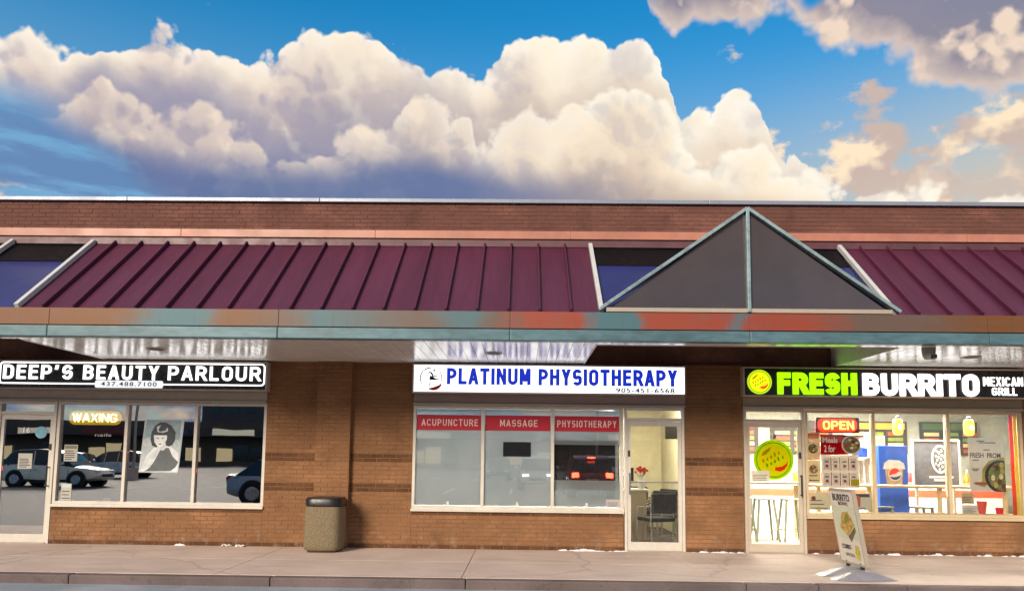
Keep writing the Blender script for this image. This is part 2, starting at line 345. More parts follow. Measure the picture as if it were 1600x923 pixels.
def capitals(name, body, x0, x1, z0, z1, y, m, parent, weight=0.2, gap=0.12, depth=0.012, space=0.5, slant=0.0):
    """lettering between x0..x1 and z0..z1; weight and gap are fractions of the letter height"""
    h = z1-z0; t = h*weight; G = h*gap
    rel = [{'I': 0, "'": .25, ' ': 0, 'M': 1.22, 'W': 1.35, 'E': .82, 'F': .80, 'L': .78, 'T': .95, 'S': .92}.get(c, 1.0) for c in body]
    fixed = sum(h*space if c == ' ' else t for c in body) + G*(len(body)-1); unit = ((x1-x0)-fixed)/sum(rel)
    bm = bmesh.new(); x = x0; k = 0
    def solid(poly, closed=False):
        nonlocal k; off = 0.00035*(k % 7); k += 1
        L, R_ = poly; n = len(L)
        F = [[bm.verts.new((px+slant*pz+ox, yy, z0+pz+t/2)) for px, pz in S_] for S_, yy in ((L, y-depth-off), (R_, y-depth-off), (L, y), (R_, y))]
        for i in range(n if closed else n-1):
            j = (i+1) % n
            for q in ((F[0][i], F[0][j], F[1][j], F[1][i]), (F[0][j], F[0][i], F[2][i], F[2][j]), (F[1][i], F[1][j], F[3][j], F[3][i])): bm.faces.new(q)
        if not closed: bm.faces.new((F[0][0], F[1][0], F[3][0], F[2][0])); bm.faces.new((F[1][-1], F[0][-1], F[2][-1], F[3][-1]))
    for c, w in zip(body, rel):
        if c == ' ': x += h*space+G; continue
        W, H = w*unit, h-t; ox = x+t/2
        for s in glyph(c, W, H):
            if s[0] == 'd':
                (ax, ay), (bx, by) = s[1], s[2]
                sl = (bx-ax)/(by-ay); e0 = t/2 if ay < H*.08 else 0; ay2, by2 = ay-e0, by+t/2
                hw = t/2*math.sqrt(1+sl*sl)*.98
                A, B = (ax-sl*e0, ay2), (bx+sl*t/2 if False else bx, by2)
                lim = lambda v: max(-t/2, min(W+t/2, v)) if ch_clip else v
                ch_clip = c in 'XN'
                solid(([(lim(A[0]-hw), A[1]), (lim(B[0]-hw), B[1])], [(lim(A[0]+hw), A[1]), (lim(B[0]+hw), B[1])]))
            else:
                P = s[1]; n = len(P); closed = s[0] == 'c'; L, R_ = [], []
                for i in range(n):
                    a = Vector(P[i-1] if (i or closed) else P[i]); b = Vector(P[(i+1) % n] if (i < n-1 or closed) else P[i]); p = Vector(P[i])
                    d1 = (p-a).normalized() if (p-a).length > 1e-7 else (b-p).normalized(); d2 = (b-p).normalized() if (b-p).length > 1e-7 else d1
                    nn = (Vector((-d1.y, d1.x))+Vector((-d2.y, d2.x))); nn = nn.normalized() if nn.length > 1e-6 else Vector((-d1.y, d1.x))
                    mlen = t/2/max(.45, nn.dot(Vector((-d1.y, d1.x))))
                    if not closed and i in (0, n-1):
                        o_ = (d2*-1 if i == 0 else d1); ext = t/2 if c not in 'SCG' or n < 5 else 0
                        if c in 'BDPR' and n > 5: ext = 0
                        p = p + o_*ext*(1 if i in (0, n-1) else 0)
                    L.append((p.x+nn.x*mlen, p.y+nn.y*mlen)); R_.append((p.x-nn.x*mlen, p.y-nn.y*mlen))
                solid((L, R_), closed)
        x += W+t+G
    return obj(name, bm, m, parent)

def vinyl(name, c255, thru=0.5):
    """thin print that lets the light of the room behind it through"""
    if name in MATS: return MATS[name]
    m = bpy.data.materials.new(name); m.use_nodes = True; n = Nodes(m.node_tree); m.node_tree.nodes.clear(); c = srgb(*c255)
    pos = n.new('ShaderNodeNewGeometry').outputs['Position']
    col = n.mix(n.noise(pos, 18, 4, 0.6), tuple(v*.86 for v in c), tuple(min(1, v*1.1) for v in c))
    d = n.new('ShaderNodeBsdfDiffuse'); t_ = n.new('ShaderNodeBsdfTranslucent'); n.put(d.inputs[0], col); n.put(t_.inputs[0], col)
    mx = n.new('ShaderNodeMixShader'); mx.inputs[0].default_value = thru; o = n.new('ShaderNodeOutputMaterial')
    n.nt.links.new(d.outputs[0], mx.inputs[1]); n.nt.links.new(t_.outputs[0], mx.inputs[2]); n.nt.links.new(mx.outputs[0], o.inputs[0])
    MATS[name] = m; return m
# shared materials
M_alu = flat('white aluminium', (214, 208, 196), 0.42, bump=0.05, bscale=20, vscale=2)
M_alu2 = flat('beige aluminium', (176, 164, 148), 0.45, vscale=2)
M_chrome = mat('chrome', (0.6, 0.6, 0.6), 0.22, metal=1.0, var=0.03)
M_black = flat('black plastic', (28, 27, 28), 0.5)
M_paper = flat('white paper', (232, 228, 218), 0.7)
M_ink = flat('dark print', (58, 52, 50), 0.7)
M_white = flat('white paint', (235, 235, 232), 0.5)
M_red = flat('red print', (190, 30, 45), 0.5)

# ------------------------------------------------------------------ ground, road, pavement
def asphalt():
    m = bpy.data.materials.new('asphalt'); m.use_nodes = True; n = Nodes(m.node_tree); b = m.node_tree.nodes['Principled BSDF']
    pos = n.new('ShaderNodeNewGeometry').outputs['Position']
    col = n.mix(n.step(n.noise(pos, 90, 4, 0.7), 0.35, 0.7), (0.075, 0.080, 0.086), (0.135, 0.142, 0.15))
    col = n.mix(n.step(n.noise(pos, 0.5, 5, 0.6), 0.4, 0.7, 0, 0.5), col, (0.08, 0.085, 0.095))
    n.put(b.inputs['Base Color'], col); b.inputs['Roughness'].default_value = 0.75
    bp = n.new('ShaderNodeBump'); bp.inputs['Strength'].default_value = 0.6; bp.inputs['Distance'].default_value = 0.01
    n.put(bp.inputs['Height'], n.noise(pos, 120, 3)); n.put(b.inputs['Normal'], bp.outputs[0]); return m
bm = bmesh.new(); vs = [bm.verts.new(p) for p in ((-700, -700, 0), (700, -700, 0), (700, 700, 0), (-700, 700, 0))]; bm.faces.new(vs)
struct(obj('ground', bm, asphalt()))

def concrete(name, a, b_, crackscale=0.9):
    m = bpy.data.materials.new(name); m.use_nodes = True; n = Nodes(m.node_tree); b = m.node_tree.nodes['Principled BSDF']
    pos = n.new('ShaderNodeNewGeometry').outputs['Position']
    f = n.add(n.mul(n.noise(pos, 1.1, 5, 0.6), 0.65), n.mul(n.noise(pos, 60, 3), 0.35))
    col = n.mix(n.step(f, 0.36, 0.66), a, b_)
    wv = n.v('ADD', pos, n.v('SCALE', n.noise(pos, 1.5, 4, out=1), sc=0.6))
    cr = n.voro(wv, crackscale, out='Distance', feature='DISTANCE_TO_EDGE')
    col = n.mix(n.step(cr, 0.0, 0.006, 0.35, 0.0), col, tuple(c*0.45 for c in a))
    spots = n.step(n.noise(pos, 9, 2), 0.68, 0.74, 0, 0.35)
    col = n.mix(spots, col, tuple(c*0.55 for c in a))
    gum = n.step(n.voro(pos, 2.6), 0.045, 0.03); col = n.mix(n.mul(gum, 0.5), col, tuple(c*0.4 for c in a))
    runs = n.noise(n.v('MULTIPLY', pos, (0.5, 2.2, 1)), 1.4, 5, 0.65); col = n.mix(n.step(runs, 0.52, 0.70, 0, 0.4), col, tuple(c*0.62 for c in a))
    n.put(b.inputs['Base Color'], col); b.inputs['Roughness'].default_value = 0.8
    bp = n.new('ShaderNodeBump'); bp.inputs['Strength'].default_value = 0.35; bp.inputs['Distance'].default_value = 0.006
    n.put(bp.inputs['Height'], n.noise(pos, 70, 4)); n.put(b.inputs['Normal'], bp.outputs[0]); return m
M_conc = concrete('pavement concrete', (0.60, 0.475, 0.405), (0.72, 0.585, 0.50), 0.16)
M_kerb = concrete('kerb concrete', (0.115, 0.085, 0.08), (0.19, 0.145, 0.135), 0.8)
pave = struct(box('pavement', -14, 14, -2.78, 0.28, 0.004, 0.10, flat('joint sand', (92, 80, 70), 0.9)))
xs = [-14, -12.75, -9.7, -6.65, -3.6, -0.55, 2.5, 5.55, 8.6, 11.65, 14]
for a, b in zip(xs, xs[1:]):
    for y0, y1 in ((-2.78, -1.42), (-1.41, 0.0)):
        bm = bmesh.new(); bbox(bm, a+0.004, b-0.004, y0, y1, 0.09, 0.12, 0.006); obj('slab', bm, M_conc, pave)
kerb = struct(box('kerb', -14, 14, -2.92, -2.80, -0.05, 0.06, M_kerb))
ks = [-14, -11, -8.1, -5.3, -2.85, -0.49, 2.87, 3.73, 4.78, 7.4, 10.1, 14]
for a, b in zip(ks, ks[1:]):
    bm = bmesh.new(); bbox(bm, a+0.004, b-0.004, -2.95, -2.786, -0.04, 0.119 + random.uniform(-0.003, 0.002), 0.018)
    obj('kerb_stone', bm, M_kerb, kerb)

struct(box('sky_lit_strip', -14, 14, -3.55, -2.952, -0.05, 0.010, concrete('sky lit road tone', (0.27, 0.31, 0.35), (0.40, 0.44, 0.48), 0.5)))  # added strip: the road's sky light put into its pale blue-grey colour
# ------------------------------------------------------------------ the plaza building
BLD = thing('plaza_building', 'long brown brick shopping plaza with burgundy metal awning roof and glass gable', 'building')
M_brick = brick_mat('orange brown brick', [(0.245, 0.122, 0.057), (0.252, 0.126, 0.059), (0.26, 0.130, 0.061), (0.268, 0.134, 0.063)])
M_brick_dk = brick_mat('dark brown brick', [(0.10, 0.045, 0.020), (0.12, 0.054, 0.024), (0.14, 0.064, 0.029)])
M_brick_top = brick_mat('red brown brick', [(0.155, 0.068, 0.052), (0.160, 0.070, 0.054), (0.164, 0.072, 0.055), (0.17, 0.075, 0.058)])
M_mortar = mat('brown mortar', (0.245, 0.126, 0.062), 0.95, bump=0.4, bscale=80, vscale=3)
M_mortar_top = mat('red mortar', (0.162, 0.072, 0.056), 0.95, bump=0.4, bscale=80, vscale=3)
BL, BH, J = 0.203, 0.0575, 0.010
def brick_mesh(w):
    bm = bmesh.new()
    x, h, d = w/2, BH/2, 0.0055
    f = [bm.verts.new(p) for p in ((-x+.004, -d, -h+.004), (x-.004, -d, -h+.004), (x-.004, -d, h-.004), (-x+.004, -d, h-.004))]
    k = [bm.verts.new(p) for p in ((-x, -d+.004, -h), (x, -d+.004, -h), (x, -d+.004, h), (-x, -d+.004, h))]
    r = [bm.verts.new(p) for p in ((-x, 0.004, -h), (x, 0.004, -h), (x, 0.004, h), (-x, 0.004, h))]
    bm.faces.new(f)
    for i in range(4):
        j = (i+1) % 4; bm.faces.new((f[j], f[i], k[i], k[j])); bm.faces.new((k[j], k[i], r[i], r[j]))
    bmesh.ops.recalc_face_normals(bm, faces=bm.faces)
    return bm
_bricks = {}
def brick_data(w, m):
    k = (round(w, 3), m.name)
    if k not in _bricks:
        bm = brick_mesh(w); me = bpy.data.meshes.new('brick'); bm.to_mesh(me); bm.free(); me.materials.append(m); _bricks[k] = me
    return _bricks[k]
BUDGET = [300]
def brickwork(part, x0, x1, z0, z1, y, m=None, dark=(), m_dark=None, single=False):
    """running bond over a wall part: single bricks as objects, or one joined mesh"""
    m = m or M_brick; m_dark = m_dark or M_brick_dk
    verts, faces, mi = [], [], []
    rows = int(round((z1-z0)/(BH+J))); ch = (z1-z0)/rows
    for r in range(rows):
        zc = z0 + (r+0.5)*ch; edges = [x0]
        e = x0 + ((BL+J)/2 if r % 2 else BL+J)
        while e < x1 - 0.05: edges.append(e); e += BL+J
        edges.append(x1)
        mm = m_dark if any(a <= zc <= b for a, b in dark) else m
        for a, b in zip(edges, edges[1:]):
            w = b-a-J; xc = (a+b)/2
            if w < 0.02: continue
            if single and BUDGET[0] > 0:
                BUDGET[0] -= 1
                o = link('brick', brick_data(w, mm), part)
                o.location = (xc + random.uniform(-.001, .001), y + random.uniform(-.002, .0015), zc)
            else:
                bb = brick_mesh(w); bb.verts.index_update(); o = len(verts); dy = random.uniform(-.0025, .0015)
                verts += [(v.co.x+xc, v.co.y+y+dy, v.co.z+zc) for v in bb.verts]
                for f in bb.faces: faces.append([o+v.index for v in f.verts]); mi.append(1 if mm is m_dark else 0)
                bb.free()
    if verts:
        me = bpy.data.meshes.new('bricks'); me.from_pydata(verts, [], faces); me.materials.append(m); me.materials.append(m_dark)
        me.polygons.foreach_set('material_index', mi)
        o = link('brick_courses', me, part); o['kind'] = 'stuff'
    return part
DK = [(1.50, 1.64), (1.0, 1.14), (0.12, 0.20)]
WALL_TOP = 3.12
def wall(name, x0, x1, z0, z1, yf=0.0, yb=0.30, m=None): return box(name, x0, x1, yf, yb, z0, z1, m or M_mortar, BLD)
def sill(x0, x1, single):
    w = wall('sill_wall', x0, x1, 0.10, 0.715)
    brickwork(w, x0, x1, 0.12, 0.715, 0, dark=[(0.12, 0.20), (0.66, 0.73)], single=single); return w
sill(-7.45, -4.0, True); sill(-1.6, 1.81, True); sill(4.72, 8.2, False)
for x0, x1 in ((-12.2, -8.45), (-4.0, -3.15), (-2.61, -1.6), (2.80, 3.73), (8.2, 12.2)):
    w = wall('pier', x0, x1, 0.10, WALL_TOP); brickwork(w, x0, x1, 0.12, WALL_TOP, 0, dark=DK)
w = wall('pilaster', -3.15, -2.61, 0.10, WALL_TOP, -0.10, 0.30)
brickwork(w, -3.15, -2.61, 0.12, WALL_TOP, -0.10, dark=[(0.12, 0.20)])
bm = bmesh.new()
for s, x in ((-1, -3.15), (1, -2.61)): bbox(bm, x-0.006, x+0.006, -0.105, 0.0, 0.12, WALL_TOP)
obj('pilaster_edge', bm, M_brick, w)
# wall over the shopfronts, seen inside the open wells above the soffit
M_header = mat('brown header wall', (0.21, 0.095, 0.06), 0.8, bump=0.3, vscale=3)
box('header_wall', -12.2, 12.2, 0.06, 0.30, 2.42, 4.75, M_header, BLD)
# parapet
par = box('parapet', -12.2, 12.2, -0.70, -0.45, 4.87, 5.545, M_mortar_top, BLD)
brickwork(par, -12.2, 12.2, 5.09, 5.545, -0.70, m=M_brick_top, dark=[])
M_coping = flat('pale metal coping', (142, 150, 166), 0.4, metal=0.2, vscale=1.5)
for i in range(8):
    a = -12.2 + i*3.05
    box('coping', a+0.003, a+3.047, -0.76, -0.40, 5.545, 5.607, M_coping, BLD, 0.006)
M_salmon = flat('salmon flashing', (184, 122, 102), 0.4, vscale=0.8, var=0.10)
for i in range(8):
    a = -12.2 + i*3.05 + 0.9
    box('flashing', a+0.002, a+3.048, -0.785, -0.70, 4.962, 5.088, M_salmon, BLD, 0.005)
box('flashing', -12.2, -11.302, -0.785, -0.70, 4.962, 5.088, M_salmon, BLD, 0.005)
M_burg = mat('burgundy metal', (0.094, 0.021, 0.050), 0.42, metal=0.0, var=0.10, vscale=1.2, coat=0.0, spec=0.38, bump=0.35, bscale=1.7, stretch=(2.6, 0.25, 0.25))
M_burgdk = mat('dark burgundy trim', (0.12, 0.045, 0.055), 0.45, vscale=2)
box('roof_trim', -12.2, 12.2, -0.755, -0.70, 4.845, 4.962, M_burgdk, BLD)
box('main_roof', -12.2, 12.2, -0.45, 12.0, 5.2, 5.32, flat('roof gravel', (120, 116, 110), 0.9, bump=0.6), BLD)

# sloping awning: standing seam panels between glazed bays
YE, ZE, YT, ZT = -2.36, 3.495, -0.72, 4.862
SL = math.hypot(YT-YE, ZT-ZE); ANG = math.atan2(ZT-ZE, YT-YE)
def slope(name, x0, x1, s0, s1, h0, h1, m, parent, bevel=0.0):
    """box lying on the awning slope: x range, distance up the slope, height off it"""
    bm = bmesh.new(); bbox(bm, x0, x1, s0, s1, h0, h1, bevel)
    bmesh.ops.rotate(bm, verts=bm.verts, matrix=Matrix.Rotation(ANG, 3, 'X'))
    bmesh.ops.translate(bm, verts=bm.verts, vec=(0, YE, ZE)); return obj(name, bm, m, parent)
PW = 0.4141
def panels(xa, xb, first):
    xs = [xa]; x = first
    while x < xb-0.05: xs.append(x); x += PW
    xs.append(xb)
    for a, b in zip(xs, xs[1:]):
        p = slope('roof_panel', a+0.001, b-0.001, 0, SL, -0.03, 0.0 + random.uniform(-.0015, .0015), M_burg, BLD)
        if b < xb: slope('seam', b-0.013, b+0.013, 0.0, SL-0.01, 0.002, 0.058, M_burg, p, 0.004)
panels(-6.58, 1.20, -6.237); panels(5.04, 12.2, 5.36)
M_rafter = flat('white rafter cap', (206, 208, 206), 0.4)
for x in (-10.42, -9.14, -7.86, -6.58, 1.20, 5.04):
    slope('rafter_cap', x-0.03, x+0.03, -0.01, SL-0.02, 0.006, 0.075, M_rafter, BLD, 0.006)
# glazing of the open bays: blue tinted panes under a painted black spandrel
M_blue = mat('blue tinted pane', (0.022, 0.032, 0.15), 0.15, var=0.08, vscale=0.7, spec=0.35)
M_shade_strip = mat('black spandrel panel', (0.008, 0.007, 0.008), 0.5, spec=0.12)  # band's shadow at the top of the glazing put into a black strip
for xs in ((-12.2, -10.45), (-10.39, -9.17), (-9.11, -7.89), (-7.83, -6.61), (1.23, 5.01)):
    slope('skylight_pane', xs[0], xs[1], 0.0, SL*0.70, -0.05, -0.02, M_blue, BLD)
    slope('shade_strip', xs[0], xs[1], SL*0.70+0.005, SL-0.01, -0.045, -0.012, M_shade_strip, BLD)
# glass gable standing over the middle bay
M_teal = mat('weathered teal metal', (0.25, 0.345, 0.365), 0.40, metal=0.2, var=0.22, vscale=2.2)
M_smoke = mat('smoked gable pane', (0.072, 0.060, 0.068), 0.12, var=0.10, vscale=0.4, spec=0.5)
GX0, GX1, GM, GZ0, GZ1, GY = 1.16, 5.08, 3.12, 3.505, 4.90, -2.42
GAB = link('glass_gable', None, BLD)
for s, pts in ((-1, [(GX0+.16, GZ0+.05), (GM-.026, GZ0+.05), (GM-.026, GZ1-.055)]), (1, [(GM+.026, GZ0+.05), (GX1-.16, GZ0+.05), (GM+.026, GZ1-.055)])):
    shape('gable_pane', pts, GY+0.02, GY+0.04, M_smoke, GAB)
def bar(name, p, q, w, d, m, parent):
    bm = bmesh.new(); p, q = Vector(p), Vector(q); L = (q-p).length
    bbox(bm, 0, L, -d/2, d/2, -w/2, w/2, 0.006)
    bmesh.ops.rotate(bm, verts=bm.verts, matrix=Matrix.Rotation(-math.atan2(q.z-p.z, q.x-p.x), 3, 'Y'))
    bmesh.ops.translate(bm, verts=bm.verts, vec=p); return obj(name, bm, m, parent)
bar('gable_rafter', (GX0, GY, GZ0+0.02), (GM, GY, GZ1), 0.044, 0.10, M_teal, GAB)
bar('gable_rafter', (GM, GY, GZ1), (GX1, GY, GZ0+0.02), 0.044, 0.104, M_teal, GAB)
box('gable_mullion', GM-.022, GM+.022, GY-.056, GY+.05, GZ0, GZ1-.02, M_teal, GAB, 0.006)
box('gable_rail', GX0+.1, GX1-.1, GY-.03, GY+.04, GZ0-.005, GZ0+.05, M_alu2, GAB, 0.004)
for s, xe in ((-1, GX0+0.03), (1, GX1-0.03)):      # the gable's own two slopes run back to the wall
    bm = bmesh.new(); v = [bm.verts.new(p) for p in ((GM, GY+.06, GZ1-.02), (GM, -0.74, GZ1-.02), (xe, -2.30, GZ0+.06), (xe, GY+.06, GZ0+.02))]
    bm.faces.new(v); bmesh.ops.solidify(bm, geom=bm.faces[:], thickness=0.02); obj('gable_slope', bm, M_smoke, GAB)

# fascia: copper, coral and teal colour patches above, teal gutter below
def fascia_mat():
    m = bpy.data.materials.new('patchy copper fascia'); m.use_nodes = True; n = Nodes(m.node_tree); b = m.node_tree.nodes['Principled BSDF']
    pos = n.new('ShaderNodeNewGeometry').outputs['Position']; sp = n.new('ShaderNodeSeparateXYZ'); n.put(sp.inputs[0], pos)
    x = n.add(sp.outputs[0], n.mul(n.sub(n.noise(pos, 2.5, 4), 0.5), 0.7))
    T, O, C_, G = (0.062, 0.155, 0.185), (0.18, 0.068, 0.017), (0.31, 0.052, 0.024), (0.14, 0.088, 0.068)
    pts = [(-12, O), (-7.2, O), (-5.2, O), (-4.75, T), (-4.1, T), (-3.8, O), (-2.9, G), (-2.5, T), (-1.2, G), (-0.6, T), (-0.2, G), (0.2, C_),
           (0.85, C_), (1.1, T), (1.6, T), (1.75, C_), (2.7, C_), (2.95, T), (3.2, C_), (4.0, C_), (4.5, G), (5.3, G), (6.0, O), (12, O)]
    col = n.ramp(n.step(x, -12, 12, smooth=False), [((p+12)/24, c) for p, c in pts])
    col = n.mix(n.step(n.noise(n.v('MULTIPLY', pos, (1, 1, 4)), 3, 5, 0.6), 0.45, 0.75, 0, 0.25), col, (0.12, 0.12, 0.115))
    drip = n.noise(n.v('MULTIPLY', pos, (14, 1, 0.7)), 1.6, 5, 0.65)
    col = n.mix(n.step(drip, 0.52, 0.72, 0, 0.5), col, (0.09, 0.075, 0.06))
    n.put(b.inputs['Base Color'], col); b.inputs['Roughness'].default_value = 0.5; b.inputs['Metallic'].default_value = 0.1; return m
M_fascia = fascia_mat()
M_gutter = mat('teal gutter', (0.09, 0.175, 0.205), 0.4, metal=0.1, var=0.20, vscale=0.8, stretch=(1, 1, 3))
fx = [-12.2, -9.2, -6.1, -3.05, 0.0, 3.12, 6.2, 9.3, 12.2]
for a, b in zip(fx, fx[1:]):
    box('fascia', a+.002, b-.002, -2.44, -2.34, 3.268, 3.492, M_fascia, BLD, 0.004)
    box('gutter', a+.002, b-.002, -2.47, -2.34, 3.105, 3.252, M_gutter, BLD, 0.012)
box('fascia_shadow_gap', -12.2, 12.2, -2.42, -2.34, 3.25, 3.27, M_black, BLD)

# soffit boards, one by one, with open wells under the glazed bays
M_soffit = mat('glossy white soffit board', (0.90, 0.91, 0.91), 0.20, var=0.04, vscale=1.0, spec=0.7, bump=0.3, bscale=8)
SZ = 3.105
def boards(x0, x1, y0, y1, w=0.152):
    n = int(round((x1-x0)/w)); w = (x1-x0)/n
    for i in range(n):
        a = x0+i*w
        box('soffit_board', a+0.003, a+w-0.003, y0, y1, SZ+random.uniform(0, .0015), SZ+0.02, M_soffit, BLD)
    box('soffit_backing', x0, x1, y0, y1, SZ+0.022, SZ+0.04, M_black, BLD)
boards(-6.65, 1.15, -2.33, 0.05); boards(5.22, 12.2, -2.33, 0.05)
boards(1.15, 5.22, -2.33, -2.12, 0.19); boards(-12.2, -6.65, -2.33, -2.22, 0.19)
for x in (-6.66, 1.16, 5.21):       # side of each well, cut to the slope of the glazing above it
    bm = bmesh.new(); zz = lambda y: ZE + (y-YE)*(ZT-ZE)/(YT-YE) - 0.10
    yz = [(-2.12, SZ-.004), (0.05, SZ-.004), (0.05, 4.7), (-0.74, zz(-0.74)), (-2.12, zz(-2.12))]
    A = [bm.verts.new((x-.009, y, z)) for y, z in yz]; B = [bm.verts.new((x+.009, y, z)) for y, z in yz]
    bm.faces.new(A); bm.faces.new(B[::-1])
    for i in range(5): bm.faces.new((A[i], A[(i+1) % 5], B[(i+1) % 5], B[i]))
    obj('well_side', bm, M_white, BLD)
box('well_trim', 1.18, 5.19, -2.125, -2.105, SZ-0.006, 3.4, M_alu2, BLD)
for x, y in ((-5.2, -1.35), (-0.26, -1.25), (6.66, -1.30)):
    d = link('downlight', None, BLD); bm = bmesh.new(); lathe(bm, [(0.10, 0), (0.125, 0.0), (0.13, 0.006), (0.13, 0.012)], 24, (x, y, SZ-0.012)); obj('trim_ring', bm, M_alu2, d, True)
    bm = bmesh.new(); lathe(bm, [(0.02, -.004), (0.095, -0.004), (0.095, 0.003)], 24, (x, y, SZ-0.012)); obj('lens', bm, M_black, d)

# ------------------------------------------------------------------ shopfronts: headers, windows, doors (parts of the building)
G_dark = glass('shop glass reflective', (0.88, 0.90, 0.90), 0.40)
G_mid = glass('clinic glass', (0.94, 0.95, 0.95), 0.085)
G_clear = glass('clear shop glass', (0.97, 0.98, 0.97), 0.015)
M_brass = flat('bronze aluminium', (150, 132, 104), 0.45, vscale=2)
def header(x0, x1, m):
    box('shopfront_header', x0, x1, -0.03, 0.10, 2.455, 2.60, m, BLD, 0.004)
    box('header_lip', x0, x1, -0.055, 0.08, 2.415, 2.450, M_alu2, BLD, 0.004)
header(-8.45, -4.0, M_alu2); header(-1.6, 2.80, flat('mauve grey aluminium', (150, 128, 120), 0.45, vscale=2)); header(3.73, 8.2, M_brass)
def window(x0, x1, z0, z1, muls, m, g):
    w = link('window', None, BLD); f = 0.045; Y0, Y1 = 0.0, 0.09
    bm = bmesh.new(); ring(bm, [(x0, z0), (x1, z0), (x1, z1), (x0, z1)], [(x0+f, z0+f), (x1-f, z0+f), (x1-f, z1-f), (x0+f, z1-f)], Y0, Y1)
    obj('window_frame', bm, m, w)
    box('window_sill', x0-.01, x1+.01, -0.045, 0.02, z0-.045, z0-.002, m, w, 0.006)
    es = [x0+f] + [e for c in muls for e in (c-.026, c+.026)] + [x1-f]
    for c in muls: box('mullion', c-.026, c+.026, Y0-.006, Y1, z0+f, z1-f, m, w, 0.004)
    for a, b in zip(es[::2], es[1::2]): box('pane', a+.001, b-.001, 0.045, 0.051, z0+f+.001, z1-f-.001, g, w)
    return w
window(-7.44, -4.0, 0.755, 2.412, (-6.297, -5.155), M_alu, G_dark)
window(-1.60, 1.80, 0.755, 2.412, (-0.465, 0.665), M_alu, G_mid)
window(4.73, 8.20, 0.715, 2.405, (5.83, 7.02), flat('cream aluminium', (205, 186, 150), 0.42, vscale=2), G_clear)
def door(x0, x1, m, g, handle_right, bar_z):
    d = link('door', None, BLD); f = 0.042
    bm = bmesh.new(); ring(bm, [(x0, 0.122), (x1, 0.122), (x1, 2.412), (x0, 2.412)], [(x0+f, 0.124), (x1-f, 0.124), (x1-f, 2.412-f), (x0+f, 2.412-f)], -0.01, 0.10)
    obj('door_frame', bm, m, d)
    box('transom_rail', x0+f, x1-f, -0.005, 0.09, 2.195, 2.245, m, d, 0.004)
    box('transom_pane', x0+f+.001, x1-f-.001, 0.045, 0.051, 2.246, 2.369, g, d)
    a, b, z0, z1 = x0+f+.004, x1-f-.004, 0.135, 2.19
    leaf = bmesh.new(); ring(leaf, [(a, z0), (b, z0), (b, z1), (a, z1)], [(a+.055, z0+.13), (b-.055, z0+.13), (b-.055, z1-.075), (a+.055, z1-.075)], 0.012, 0.058)
    lf = obj('door_leaf', leaf, m, d)
    box('door_pane', a+.056, b-.056, 0.03, 0.036, z0+.131, z1-.076, g, d)
    box('push_bar', a+.02, b-.02, 0.06, 0.085, bar_z, bar_z+.028, M_alu2, d, 0.006)
    hx = b-.028 if handle_right else a+.028
    bm = bmesh.new()
    tube(bm, (hx, -0.045, 1.02), (hx, -0.045, 1.36), 0.013)
    for z in (1.04, 1.34): tube(bm, (hx, -0.045, z), (hx, 0.014, z), 0.010)
    obj('pull_handle', bm, M_chrome if not handle_right else M_black, d, True)
    box('lock', hx-.016, hx+.016, -0.006, 0.014, 1.62, 1.72, M_black, d, 0.004)
    box('threshold', x0+f, x1-f, -0.04, 0.09, 0.1205, 0.134, M_alu2, d, 0.003)
door(-8.42, -7.455, M_alu, G_dark, True, 0.97)
door(1.825, 2.79, M_alu, G_clear, False, 1.20)
door(3.745, 4.715, flat('greige aluminium', (196, 184, 166), 0.42, vscale=2), G_clear, True, 1.205)

# ------------------------------------------------------------------ shop interiors
def room(x0, x1, depth, wall_m, floor_m, ceil_m, top=2.78):
    r = [box('interior_floor', x0, x1, 0.30, depth, 0.06, 0.125, floor_m), box('interior_wall', x0, x1, depth, depth+.1, 0.06, top, wall_m),
         box('interior_wall', x0-.05, x0, 0.30, depth+.1, 0.06, top, wall_m), box('interior_wall', x1, x1+.05, 0.30, depth+.1, 0.06, top, wall_m),
         box('interior_ceiling', x0, x1, 0.30, depth, top, top+.08, ceil_m)]
    for o in r: struct(o)
M_dimwall = flat('dim salon paint', (120, 118, 122), 0.8); M_dimfloor = flat('dark floor tile', (70, 66, 64), 0.4)
M_ceil = flat('ceiling tile', (225, 224, 218), 0.8, bump=0.2)
room(-11.6, -2.95, 6.0, M_dimwall, M_dimfloor, M_dimwall)
M_yellow = flat('yellow clinic paint', (232, 220, 178), 0.8)
room(-2.85, 3.20, 4.2, M_yellow, flat('clinic carpet', (92, 84, 78), 0.9), M_ceil)
M_cream = flat('grey green restaurant wall', (176, 178, 164), 0.75, var=.1, vscale=1.5); M_tile = flat('pale floor tile', (196, 186, 164), 0.35, bump=0.1)
room(3.30, 11.6, 5.2, M_cream, M_tile, M_ceil)

struct(box('interior_wall', 1.70, 1.76, 0.30, 4.2, 0.06, 2.78, flat('white partition', (226, 222, 212), .8)))
def lamp_mat(name, col, st): return mat(name, tuple(c*0.12 for c in col), 0.5, emit=col, estr=st, var=0.01)
def ceiling_light(x, y, w, d, m, z, label, group):
    t = thing('ceiling_light', label, 'light', (x, y, z), group)
    bm = bmesh.new(); bbox(bm, x-w/2-.03, x+w/2+.03, y-d/2-.03, y+d/2+.03, z-.012, z); obj('light_housing', bm, M_white, t)
    bm = bmesh.new(); bbox(bm, x-w/2, x+w/2, y-d/2, y+d/2, z-.020, z-.0125); obj('diffuser', bm, m, t)
L_warm = lamp_mat('warm ceiling diffuser', (1.0, 0.92, 0.79), 105.0)
L_soft = lamp_mat('soft clinic diffuser', (1.0, 0.94, 0.82), 46.0); L_film = lamp_mat('treatment room diffuser', (0.95, 0.98, 1.0), 230.0)
